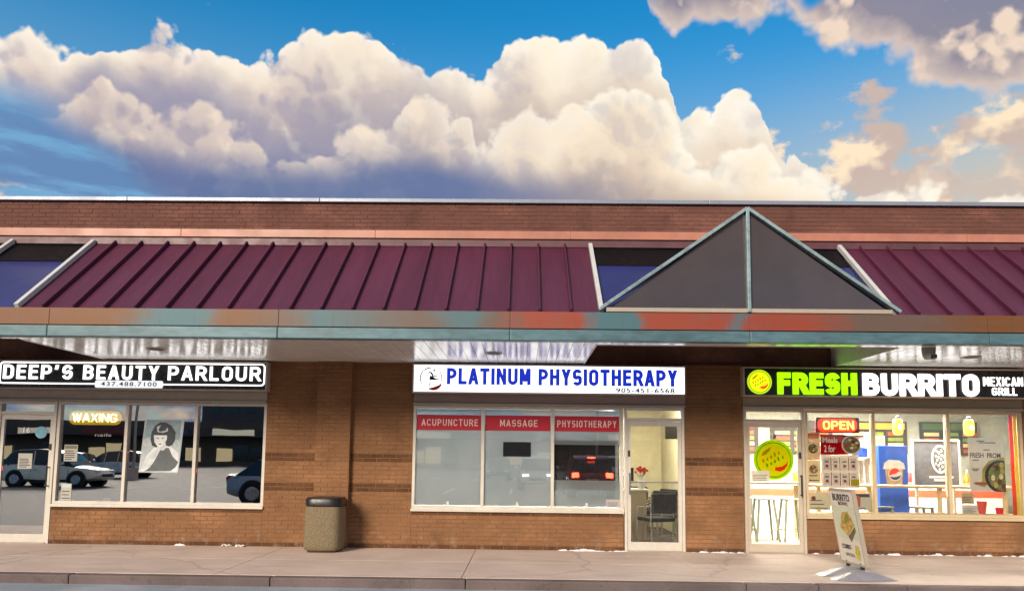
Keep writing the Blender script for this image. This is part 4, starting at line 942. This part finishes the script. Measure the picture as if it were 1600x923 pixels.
box('table_top', 3.9, 5.7, 2.05, 2.5, 1.12, 1.16, flat('pale wood', (226, 206, 166), .45), t, .006)
for x in (4.42, 5.4): box('leg', x-.04, x+.04, 2.24, 2.32, .125, 1.12, flat('tan wood', (190, 164, 120), .5), t)
t = thing('serving_counter', 'white serving counter with an orange red stripe at the back', 'counter', (6.5, 4.3, .125))
box('counter_body', 3.6, 10.5, 4.1, 4.7, .125, 1.10, flat('glossy white counter', (244, 238, 222), .3), t)
box('stripe', 3.6, 10.5, 4.085, 4.099, .84, .98, flat('orange red stripe', (240, 90, 60), .4), t); box('counter_top', 3.55, 10.55, 4.05, 4.75, 1.10, 1.14, flat('tan wood', (190, 164, 120), .5), t, .006)
for i, (x0, x1, c) in enumerate(((4.2, 5.6, (196, 60, 44)), (5.9, 7.3, (60, 58, 54)), (7.6, 9.0, (214, 170, 60)), (9.3, 10.6, (70, 96, 60)))):
    t = thing('wall_menu', 'menu board on the back wall of the burrito shop, %s' % ('red headed one', 'charcoal one', 'yellow headed one', 'green headed one')[i], 'menu board', ((x0+x1)/2, 5.15, 1.75), 'menu boards on the back wall')
    box('panel', x0, x1, 5.12, 5.16, 1.75, 2.5, flat('menu charcoal', (54, 50, 48), .5), t); box('headline', x0+.05, x1-.05, 5.108, 5.118, 2.32, 2.46, flat('menu head %d' % i, c, .5), t)
    for k in range(4):
        for j in range(3): box('dish_picture', x0+.08+j*.44, x0+.42+j*.44, 5.108, 5.118, 1.80+k*.125, 1.88+k*.125, [flat('dish cream', (222, 196, 140), .6), flat('dish green', (120, 140, 60), .6), flat('dish rust', (176, 84, 48), .6)][(k+j) % 3], t)
for i in range(9):
    x = 4.9+i*.62; t = thing('sauce_bottle', 'sauce bottle on the back counter, number %s from the door side' % ('one', 'two', 'three', 'four', 'five', 'six', 'seven', 'eight', 'nine')[i], 'bottle', (x, 4.35, 1.14), 'bottles on the back counter')
    bm = bmesh.new(); lathe(bm, [(.05, 0), (.055, .02), (.055, .17), (.02, .22)], 14, (x, 4.35, 1.14)); obj('bottle', bm, [flat('sauce red', (186, 44, 30), .4), flat('sauce green', (80, 120, 40), .4), flat('sauce amber', (206, 140, 40), .4)][i % 3], t, True)
    bm = bmesh.new(); lathe(bm, [(.022, 0), (.018, .05), (.006, .07)], 10, (x, 4.35, 1.361)); obj('nozzle', bm, M_paper, t, True)
t = thing('window_counter', 'narrow wooden counter along the burrito shop window', 'counter', (6.9, .3, .125))
box('counter_top', 4.80, 8.15, .16, .50, 1.165, 1.205, flat('light wood counter', (206, 180, 140), .5), t, .005)
for x in (5.05, 5.88, 7.02, 8.08): box('support', x-.025, x+.025, .30, .36, .125, 1.165, flat('cream post', (226, 208, 160), .5), t)
def pendant(x, y, label):
    t = thing('pendant_lamp', label, 'lamp', (x, y, 2.04), 'yellow glass pendant lamps')
    bm = bmesh.new(); lathe(bm, [(.04, 0), (.075, .02), (.085, .08), (.085, .22), (.07, .27), (.035, .285)], 20, (x, y, 2.04)); obj('glass_shade', bm, lamp_mat('amber glass shade', (1.0, 0.66, 0.06), 1.2), t, True)
    bm = bmesh.new(); lathe(bm, [(.02, 0), (.035, .03), (.035, .09), (.015, .12)], 14, (x, y-.06, 2.12)); obj('bulb', bm, lamp_mat('bulb', (1.0, .92, .6), 6.0), t, True)
    bm = bmesh.new(); lathe(bm, [(.04, 0), (.04, .03), (.012, .05)], 14, (x, y, 2.325)); obj('cap', bm, M_black, t)
    bm = bmesh.new(); tube(bm, (x, y, 2.37), (x, y, 2.78), .005, n=6); obj('cord', bm, M_black, t)
pendant(6.62, .80, 'amber pendant lamp above the blue cooler'); pendant(7.83, .80, 'amber pendant lamp above the white food poster')
t = thing('drinks_cooler', 'blue drinks machine with a round red white and blue logo on a cup', 'cooler', (6.58, 1.15, .125))
M_cb = flat('cooler blue', (52, 96, 206), .4, var=.12, vscale=2)
box('cabinet', 6.33, 6.83, .92, 1.45, .125, 1.86, M_cb, t, .01)
PY = .918
shape('cup', [(6.46, 1.19), (6.72, 1.19), (6.75, 1.52), (6.43, 1.52)], PY-.002, PY, flat('cup tan', (196, 168, 140), .5, var=.2, vscale=12), t)
shape('ice', [(6.40, 1.46), (6.78, 1.46), (6.76, 1.56), (6.68, 1.61), (6.5, 1.62), (6.42, 1.56)], PY-.003, PY-.002, flat('ice white', (238, 236, 226), .5, var=.1, vscale=20), t)
LC = (6.60, 1.375)
shape('logo_white', arc(*LC, .115, .115), PY-.0045, PY-.0031, M_paper, t)
def wave(a0, a1, b): return [(LC[0]+.10*cos(rad(a)), LC[1]+.10*sin(rad(a))) for a in [a0+(a1-a0)*k/14 for k in range(15)]] + b
shape('logo_red', wave(20, 195, [(LC[0]-.04, LC[1]-.005), (LC[0]+.02, LC[1]+.01), (LC[0]+.06, LC[1]+.045)]), PY-.006, PY-.0046, flat('logo orange red', (232, 66, 34), .5), t)
shape('logo_navy', wave(205, 350, [(LC[0]+.04, LC[1]-.045), (LC[0]-.02, LC[1]-.055)]), PY-.006, PY-.0046, flat('logo navy', (24, 44, 104), .5), t)
t = thing('paper_box', 'small cream carton on top of the blue cooler', 'box', (6.42, 1.1, 1.86))
box('carton', 6.34, 6.50, 1.02, 1.18, 1.862, 2.03, flat('cream carton', (240, 224, 186), .6), t, .004); box('label_panel', 6.36, 6.48, 1.017, 1.0195, 1.90, 1.98, flat('tan label', (186, 160, 110), .6), t)
t = thing('menu_board', 'dark chalkboard with a white oval emblem behind the window', 'board', (7.4, 1.22, 1.15))
box('board', 7.08, 7.86, 1.20, 1.23, 1.18, 1.95, flat('slate board', (86, 88, 92), .5, var=.2, vscale=2), t)
bm = bmesh.new(); ring(bm, [(7.05, 1.15), (7.89, 1.15), (7.89, 1.98), (7.05, 1.98)], [(7.08, 1.18), (7.86, 1.18), (7.86, 1.95), (7.08, 1.95)], 1.185, 1.24); obj('frame', bm, flat('pale frame', (206, 196, 182), .5), t)
bm = bmesh.new(); ring(bm, arc(7.54, 1.64, .155, .25), arc(7.54, 1.64, .125, .215), 1.194, 1.199); obj('emblem_ring', bm, M_paper, t)
for k in range(16):
    a = k*2.4; q = .10*math.sqrt((k+.5)/16); shape('emblem_leaf', arc(7.54+q*cos(a), 1.64+q*1.8*sin(a), .018, .026, n=7), 1.195, 1.199-.0001*k, M_paper, t)
for x0, x1, z in ((7.34, 7.76, 1.31), (7.42, 7.66, 1.255)): box('slogan', x0, x1, 1.195, 1.199, z, z+.035, M_paper, t)
for x in (7.15, 7.80): box('leg', x-.02, x+.02, 1.25, 1.29, .125, 1.5, flat('pale frame', (206, 196, 182), .5), t)
t = thing('shelf_unit', 'white shelf holding cups beside the blue cooler', 'shelf', (6.1, 1.2, .125))
for x in (5.93, 6.29): box('side', x-.012, x+.012, 1.02, 1.32, .125, 2.10, M_white, t)
for z in (.60, 1.19, 1.64): box('shelf', 5.942, 6.278, 1.02, 1.32, z, z+.022, M_white, t)
t = thing('dip_tub', 'blue and white tub with a pointed lid on the top shelf', 'tub', (6.14, 1.12, 1.662))
bm = bmesh.new(); lathe(bm, [(.085, 0), (.095, .16)], 20, (6.14, 1.12, 1.662)); obj('tub', bm, flat('tub blue', (44, 92, 200), .4, var=.3, vscale=14), t, True)
bm = bmesh.new(); lathe(bm, [(.098, 0), (.09, .03), (.05, .11), (.02, .17)], 20, (6.14, 1.12, 1.823)); obj('lid', bm, M_white, t, True)
for k, (x, lab) in enumerate(((6.03, 'left'), (6.12, 'middle'), (6.21, 'right'))):
    t = thing('cup_stack', 'tall stack of white paper cups, %s one on the shelf' % lab, 'cups', (x, 1.12, 1.212), 'stacks of paper cups')
    bm = bmesh.new(); lathe(bm, [(.03, 0), (.036, .30)] + [p for j in range(5) for p in ((.039, .302+j*.02), (.036, .316+j*.02))], 16, (x, 1.12, 1.212)); obj('cups', bm, M_paper, t, True)
for nm, lab, x0, x1, z0, z1, c in (('menu_card', 'cream card standing on the burrito window ledge', 7.24, 7.44, .93, 1.11, (214, 196, 160)), ('menu_card', 'white printed card low in the right burrito pane', 7.24, 7.49, .77, .91, (236, 230, 220))):
    notice(nm, lab, x0, x1, z0, z1, y=.10, col=c, lines=4, cat='card')
t = thing('ledge', 'pale inner ledge along the bottom of the burrito window', 'ledge', (6.5, .2, .70)); box('ledge_board', 4.78, 8.15, .102, .30, .722, .766, flat('ledge cream', (222, 204, 166), .5), t); 
t = thing('tumbler', 'red paper tumbler on the right window ledge', 'tumbler', (7.62, .2, .766))
bm = bmesh.new(); lathe(bm, [(.05, 0), (.075, .20)], 18, (7.62, .2, .766)); obj('cup', bm, flat('tumbler red', (220, 76, 60), .5), t, True)
t = thing('tumbler', 'small bright red cup near the orange red banner', 'tumbler', (7.90, .2, .766))
bm = bmesh.new(); lathe(bm, [(.045, 0), (.06, .10)], 18, (7.90, .2, .766)); obj('cup', bm, flat('cup scarlet', (226, 30, 36), .5), t, True)

# ------------------------------------------------------------------ street furniture
t = thing('litter_bin', 'round exposed aggregate litter bin with black lid against the brick pilaster', 'litter bin', (-2.86, -.44, .12))
def agg():
    m = bpy.data.materials.new('exposed aggregate'); m.use_nodes = True; n = Nodes(m.node_tree); b = m.node_tree.nodes['Principled BSDF']
    pos = n.new('ShaderNodeNewGeometry').outputs['Position']
    vc = n.voro(pos, 70, out='Color'); vd = n.voro(pos, 70, out='Distance'); s = n.new('ShaderNodeSeparateColor'); n.put(s.inputs[0], vc)
    col = n.ramp(s.outputs[0], [(0, (.12, .08, .045)), (.3, (.24, .175, .10)), (.6, (.30, .23, .14)), (.85, (.42, .34, .24)), (1, (.16, .12, .085))])
    col = n.mix(n.step(vd, .25, .5), col, (.20, .155, .085)); n.put(b.inputs['Base Color'], col); b.inputs['Roughness'].default_value = .75
    bp = n.new('ShaderNodeBump'); bp.inputs['Strength'].default_value = .8; bp.inputs['Distance'].default_value = .008; n.put(bp.inputs['Height'], n.sub(1.0, vd)); n.put(b.inputs['Normal'], bp.outputs[0]); return m
def sq(r, n=40, p=4.2):      # rounded square section
    return [(r*abs(cos(2*pi*i/n))**(2/p)*(1 if cos(2*pi*i/n) >= 0 else -1), r*abs(sin(2*pi*i/n))**(2/p)*(1 if sin(2*pi*i/n) >= 0 else -1)) for i in range(n)]
def sqloft(name, prof, m, par, c):
    bm = bmesh.new(); R = [[bm.verts.new((c[0]+x, c[1]+y, c[2]+z)) for x, y in sq(r)] for r, z in prof]
    for A, B in zip(R, R[1:]):
        for i in range(40): bm.faces.new((A[i], A[(i+1) % 40], B[(i+1) % 40], B[i]))
    bm.faces.new(R[0][::-1]); bm.faces.new(R[-1]); return obj(name, bm, m, par, True)
c = (-2.86, -.44, .12)
sqloft('base', [(.235, 0), (.24, .035)], flat('bin foot', (84, 66, 50), .8), t, c)
sqloft('bin_body', [(.268, .036), (.285, .06), (.29, .12), (.285, .62), (.272, .685), (.255, .69)], agg(), t, c)
sqloft('lid', [(.262, .691), (.278, .70), (.280, .79), (.262, .818), (.20, .824)], mat('black lid', (.012, .011, .013), .35), t, c)

t = thing('pavement_sign', 'leaning white swing sign with a burrito picture on a grey base', 'sign', (4.44, -2.33, .12))
M_base = flat('grey moulded plastic', (140, 140, 148), .30, var=.03, vscale=1)
yaw = rad(-85); LEAN = rad(9.5)
RZ = Matrix.Rotation(yaw, 4, 'Z')
def place(o, mtx): o.data.transform(mtx); return o
def lob(name, xc):                  # moulded hump, long across the panel
    bm = bmesh.new(); N, K = 16, 12; V = []
    for i in range(N+1):
        v = -1+2*i/N; y = .40*v; hw = .163*(1-.35*abs(v)**4)
        V.append([bm.verts.new((xc+(-1+2*j/K)*hw, y, .004+.024*(1-abs(v)**9)*(1-abs(-1+2*j/K)**9)+.095*cos(v*pi/2)**2*max(0, 1-abs(-1+2*j/K)**2.4))) for j in range(K+1)])
    for i in range(N):
        for j in range(K): bm.faces.new((V[i][j], V[i+1][j], V[i+1][j+1], V[i][j+1]))
    low = [V[i][0] for i in range(N+1)] + [V[N][j] for j in range(1, K+1)] + [V[i][K] for i in range(N-1, -1, -1)] + [V[0][j] for j in range(K-1, 0, -1)]
    bm.faces.new(low)
    o = obj(name, bm, M_base, None, True); o.parent = t; return place(o, RZ)
lob('base_lobe', -.17); lob('base_lobe', .17)
for sx in (-.17, .17):
    bm = bmesh.new(); tube(bm, (sx, 0, .12), (sx, 0, .20), .026, n=14); o = obj('spring', bm, M_black, None, True); o.parent = t; place(o, RZ)
TILT = RZ @ Matrix.Translation((0, 0, .165)) @ Matrix.Rotation(LEAN, 4, 'X')
M_sp = flat('sign print cream', (222, 216, 204), .55, var=.05)
def sp(nm, pts, y0, y1, m): 
    bm = bmesh.new(); prism(bm, pts, y0, y1); o = obj(nm, bm, m); o.parent = t; return place(o, TILT)
def spbox(nm, x0, x1, y0, y1, z0, z1, m, bev=.004):
    bm = bmesh.new(); bbox(bm, x0, x1, y0, y1, z0, z1, bev); o = obj(nm, bm, m); o.parent = t; return place(o, TILT)
spbox('panel', -.28, .28, -.018, .018, .02, .94, M_sp, .003)
for nm, a in (('frame_side', (-.30, -.28, .0, .96)), ('frame_side', (.28, .30, .0, .96)), ('frame_top', (-.279, .279, .94, .965)), ('frame_bottom', (-.279, .279, -.005, .02))): spbox(nm, a[0], a[1], -.026, .026, a[2], a[3], M_alu2)
for s in (-1, 1):     # both faces carry the print
    f = -.0185*1; y = lambda k: (-.0188-.0008*k)
    if s > 0: continue
    sp('green_field', [(-.27, .33), (.27, .33), (.27, .74), (-.27, .74)], y(0)-.0004, y(0), flat('pale green print', (206, 212, 186), .55))
    sp('burrito', [(-.16, .46), (0.0, .36), (.20, .52), (.10, .68), (-.06, .66)], y(1)-.0006, y(1), flat('tortilla', (190, 156, 84), .55, var=.35, vscale=18))
    sp('filling', [(-.02, .50), (.06, .56), (.10, .64), (.04, .66), (-.04, .56)], y(2)-.0006, y(2), flat('green filling', (130, 136, 46), .55, var=.3, vscale=30))
    sp('shadow_plate', [(.0, .355), (.20, .50), (.21, .44), (.06, .29)], y(1)-.0006, y(1), flat('dark plate', (112, 96, 72), .55))
    sp('taco', [(.12, .08), (.19, .07), (.22, .16), (.20, .25), (.13, .26), (.10, .17)], y(2)-.0006, y(2), flat('yellow taco', (196, 182, 70), .55, var=.3, vscale=30))
def sptext(body, x0, x1, z0, z1, m):
    o = text('lettering', body, x0, x1, z0, z1, -.0215, m, None, bold=.03, depth=.001); o.parent = t; place(o, TILT)
sptext('BURRITO', -.22, .20, .81, .90, M_ink); sptext('BOWL', -.10, .14, .755, .80, M_ink); sptext('COMBO', -.20, .02, .19, .25, M_ink); sptext('SPECIAL', -.14, .08, .10, .14, flat('grey brown ink', (120, 110, 96), .6))

# snow left along the foot of the walls, and a scrap of litter
def snow(runs):
    bm = bmesh.new()
    for x0, x1, dens in runs:
        for k in range(int((x1-x0)*dens)):
            x = random.uniform(x0, x1); r = random.uniform(.015, .06); h = r*random.uniform(.25, .7); y = random.uniform(-.07, -.02)
            n = 8; ringv = [bm.verts.new((x+r*1.6*cos(2*pi*i/n)*random.uniform(.7, 1.2), y+min(.015, r*.5*sin(2*pi*i/n))*random.uniform(.7, 1.2), .121)) for i in range(n)]
            top = [bm.verts.new((v.co.x*.5+x*.5+random.uniform(-.006, .006), v.co.y*.5+y*.5, .12+h*random.uniform(.6, 1))) for v in ringv]
            for i in range(n): bm.faces.new((ringv[i], ringv[(i+1) % n], top[(i+1) % n], top[i]))
            bm.faces.new(top)
    o = obj('snow', bm, mat('old snow', (.78, .79, .82), .8, bump=.4, bscale=120)); o['kind'] = 'stuff'
    tag(o, 'thin crust of old white snow along the foot of the walls', 'snow')
snow([(-6.0, -4.1, 1), (.8, 1.8, 26), (2.84, 3.7, 26), (4.8, 8.2, 9)])
def scrap(x, lab):
    bm = bmesh.new(); n = 6
    g = [[bm.verts.new((x+i*.028+random.uniform(-.006, .006), -.12+j*.02+random.uniform(-.006, .006), .122+max(0, random.uniform(-.01, .035)))) for j in range(n)] for i in range(n)]
    for i in range(n-1):
        for j in range(n-1): bm.faces.new((g[i][j], g[i+1][j], g[i+1][j+1], g[i][j+1]))
    tag(obj('paper_scrap', bm, M_paper), lab, 'litter', 'paper scraps by the parlour wall')
scrap(-4.60, 'crumpled white paper scrap at the foot of the parlour wall, left one'); scrap(-4.38, 'crumpled white paper scrap nearer the corner of the parlour wall')

# ------------------------------------------------------------------ the car park behind the camera, mirrored in the glass
M_tyre = flat('tyre rubber', (30, 30, 31), .85); M_rim = mat('alloy rim', (.5, .5, .52), .3, metal=.9); M_cargl = mat('car window', (.012, .014, .017), .06, spec=.6)
def car(name, label, loc, rz, paint, L=4.55, W=1.84, H=1.66, suv=True, lights_on=False):
    t = thing(name, label, 'car', loc, 'cars parked in the lot')
    w = W/2; hood = .98 if suv else .86; k = L/4.55
    def loc_obj(nm, bm, m, sm=True, par=None):
        o = obj(nm, bm, m, None, sm); o.parent = par or t; return o
    # body sections along x: (x, half width, sill z, belt z)
    st = [(-2.27, .70, .45, .72), (-2.22, .80, .34, .92), (-1.9, .88, .26, hood+.02), (-1.0, .92, .22, hood+.04), (0, .92, .22, hood), (.8, .92, .22, hood-.02), (1.25, .90, .24, hood-.08), (1.9, .85, .28, hood-.16), (2.18, .76, .36, hood-.30), (2.27, .62, .45, hood-.42)]
    bm = bmesh.new(); R = []
    for x, hw, z0, z1 in st:
        hw *= w/.92; m1 = (z0*.4+z1*.6)
        R.append([bm.verts.new((x*k, y, z)) for y, z in ((-hw*.86, z0), (-hw, z0+.10), (-hw*1.01, m1), (-hw*.93, z1), (-hw*.5, z1+.04), (hw*.5, z1+.04), (hw*.93, z1), (hw*1.01, m1), (hw, z0+.10), (hw*.86, z0))])
    for A, B in zip(R, R[1:]):
        for i in range(10): bm.faces.new((A[i], A[(i+1) % 10], B[(i+1) % 10], B[i]))
    bm.faces.new(R[0][::-1]); bm.faces.new(R[-1]); body = loc_obj('body', bm, paint)
    bm = bmesh.new(); R = []      # cabin
    ca = [(-2.05, hood+.02, .80), (-1.72, H-.16, .72), (-1.4, H-.04, .68), (-.5, H, .67), (.2, H-.03, .68), (.55, H-.16, .70), (1.15, hood-.02, .80)] if suv else [(-1.95, hood+.05, .78), (-1.3, H-.12, .70), (-.6, H, .66), (.1, H-.02, .66), (.45, H-.12, .69), (1.25, hood-.03, .80)]
    for x, z, hw in ca:
        hw *= w/.92; R.append([bm.verts.new((x*k, y, zz)) for y, zz in ((-.84*w/.92, hood-.03), (-hw, z), (hw, z), (.84*w/.92, hood-.03))])
    for A, B in zip(R, R[1:]):
        for i in range(3): bm.faces.new((A[i], A[i+1], B[i+1], B[i]))
    loc_obj('window_band', bm, M_cargl)
    bm = bmesh.new(); R = []
    for x, z, hw in ca[1:-1]:
        hw *= w/.92; R.append([bm.verts.new((x*k, y, zz)) for y, zz in ((-hw-.01, z-.05), (-hw*.92, z+.02), (0, z+.035), (hw*.92, z+.02), (hw+.01, z-.05))])
    for A, B in zip(R, R[1:]):
        for i in range(4): bm.faces.new((A[i], A[i+1], B[i+1], B[i]))
    loc_obj('roof', bm, paint)
    for x in (-.55, .30):
        bm = bmesh.new()
        for s in (-1, 1): tube(bm, (x*k, s*.85*w/.92, hood-.02), (x*k-.04, s*.70*w/.92, H-.08), .03, n=6)
        loc_obj('pillar', bm, paint)
    for x in (-1.36*k, 1.38*k):
        for s in (-1, 1):
            bm = bmesh.new(); tube(bm, (x, s*(w-.20), .35), (x, s*(w+.012), .35), .35, n=24); ty = loc_obj('wheel', bm, M_tyre, False)
            bm = bmesh.new(); tube(bm, (x, s*(w+.002), .35), (x, s*(w+.022), .35), .235, .20, n=18); loc_obj('rim', bm, M_rim, False, ty)
            bm = bmesh.new(); tube(bm, (x, s*(w-.30), .36), (x, s*(w+.004), .36), .415, n=24); loc_obj('wheel_arch', bm, M_black, False)
    for s in (-1, 1):
        bm = bmesh.new(); bbox(bm, .70*k, .86*k, s*(w+.09)-.08, s*(w+.09)+.08, hood+.02, hood+.15, .03); loc_obj('mirror', bm, paint)
        for xd in (-.62, .32, 1.02): bm = bmesh.new(); bbox(bm, xd*k-.006, xd*k+.006, s*w*1.004-.006, s*w*1.004+.006, .40, hood-.08); loc_obj('door_seam', bm, M_black, False)
        for xd in (-.50, .42): bm = bmesh.new(); bbox(bm, xd*k, xd*k+.20, s*w*1.012-.015, s*w*1.012+.015, hood-.20, hood-.165, .008); loc_obj('door_handle', bm, M_rim, False)
        bm = bmesh.new(); bbox(bm, -.95*k, .95*k, s*w-.02, s*w+.012, .22, .36, .01); loc_obj('sill_cladding', bm, M_black, False)
    bm = bmesh.new(); bbox(bm, 2.20*k, 2.285*k, -.42, .42, hood-.50, hood-.36, .02); loc_obj('grille', bm, M_black, False)
    hl = lamp_mat('headlight lit', (1, .95, .85), 6.0) if lights_on else flat('headlight', (220, 222, 224), .2)
    tl = lamp_mat('tail light lit', (1.0, .05, .02), 34.0) if lights_on else flat('tail light', (170, 24, 24), .25)
    for s in (-1, 1):
        bm = bmesh.new(); bbox(bm, 2.02*k, 2.20*k, s*.58*w/.92-.15, s*.58*w/.92+.15, hood-.32, hood-.20, .03); loc_obj('headlight', bm, hl)
        bm = bmesh.new(); bbox(bm, -2.262*k, -2.10*k, s*.66*w/.92-.13, s*.66*w/.92+.13, hood-.16, hood+.02, .03); loc_obj('tail_light', bm, tl)
    if lights_on:
        bm = bmesh.new(); bbox(bm, -1.80*k, -1.74*k, -.16, .16, H-.10, H-.05, .01); loc_obj('brake_light', bm, tl)
    bm = bmesh.new(); bbox(bm, -2.275*k, -2.26*k, -.26, .26, .66, .78, .004); loc_obj('number_plate', bm, M_paper)
    t.rotation_euler.z = rz; return t
paint = lambda n, c, r=.25: mat(n, srgb(*c), r, metal=.15, coat=.8, var=.02)
car('parked_car', 'white crossover parked side on, reflected in the parlour door', (-20.9, -21.4, 0), 0, paint('white car paint', (236, 228, 206)))
car('parked_car', 'silver crossover facing away behind the white one', (-25.2, -34.0, 0), pi, paint('silver car paint', (196, 196, 192)))
car('parked_car', 'silver grey hatchback reflected low in the rightmost parlour pane', (-6.85, -11.9, 0), 0, paint('grey car paint', (150, 156, 164)), H=1.50, suv=False)
car('parked_car', 'dark red car with tail lights glowing in the lot', (2.90, -19.0, 0), -pi/2, paint('dark red paint', (170, 16, 24)), lights_on=True)
car('parked_car', 'white car beyond the dark red one', (0.9, -25.0, 0), pi*.5, paint('white car paint', (236, 228, 206)), lights_on=True)
for i, (x, c, h) in enumerate(((-12.5, (60, 66, 76), 1.5), (-8.6, (206, 206, 204), 1.66), (-1.5, (44, 60, 92), 1.5), (6.5, (210, 208, 204), 1.66), (-31.5, (92, 30, 34), 1.5), (-16.5, (120, 122, 126), 1.66))):
    car('parked_car', 'parked %s car in the far row of the lot' % ('charcoal', 'pale grey', 'navy', 'cream', 'maroon', 'mid grey')[i], (x, -40.0, 0), pi/2, paint('far paint %d' % i, c), H=h, suv=h > 1.6)
M_line = flat('parking line paint', (216, 214, 204), .8, var=.2)
for i in range(14):
    struct(box('parking_line', -34+i*2.8, -33.88+i*2.8, -24.6, -19.4, .001, .005, M_line)); struct(box('parking_line', -34+i*2.8, -33.88+i*2.8, -43, -37.6, .001, .005, M_line))
for x in (-22.5, 4.5):
    t = thing('lamp_post', 'tall grey lot lamp post reflected in the %s' % ('parlour window' if x < 0 else 'clinic window'), 'lamp post', (x, -31, 0), 'lamp posts in the lot')
    bm = bmesh.new(); tube(bm, (x, -31, .6), (x, -31, 9), .09, .06, 10); obj('pole', bm, M_alu2, t); bm = bmesh.new(); tube(bm, (x, -31, 0), (x, -31, .7), .28, n=16); obj('plinth', bm, M_conc, t)
    box('lamp_head', x-.7, x+.7, -31.15, -30.85, 9.0, 9.14, M_alu2, t)
# far side of the lot
t = thing('far_plaza', 'low far plaza with a warm lit shopfront across the lot', 'building', (-30, -84, 0))
M_farwall = flat('far brown wall', (92, 84, 76), .9); L_far = lamp_mat('far shopfront glow', (1.0, .78, .42), .45)
box('wall', -75, 45, -92, -80, 0, 5.5, M_farwall, t); box('canopy', -75, 45, -80, -77.5, 3.6, 4.6, flat('far fascia', (70, 70, 72), .8), t)
for i in range(14):
    for j in range(3):
        box('shop_window', -70+i*8+j*2.1, -68.1+i*8+j*2.1, -79.98, -79.9, .6, 2.2+.5*(j % 2), L_far if (i*3+j) % 5 in (1, 2) else M_cargl, t)
    box('shop_board', -69.5+i*8, -64.5+i*8, -77.49, -77.4, 3.75, 4.45, [flat('far sign blue', (60, 80, 130), .6), lamp_mat('far sign glow', (1, .9, .7), .4), flat('far sign red', (120, 50, 44), .6)][i % 3], t)
t = thing('far_tower', 'dark apartment block far behind the lot', 'building', (-34, -130, 0))
box('tower', -62, -30, -150, -130, 0, 34, flat('tower grey', (74, 76, 84), .9), t)
for r in range(10):
    for cidx in range(9): box('window', -60+cidx*3.4, -58.2+cidx*3.4, -129.99, -129.9, 3+r*3.1, 4.6+r*3.1, M_cargl, t)
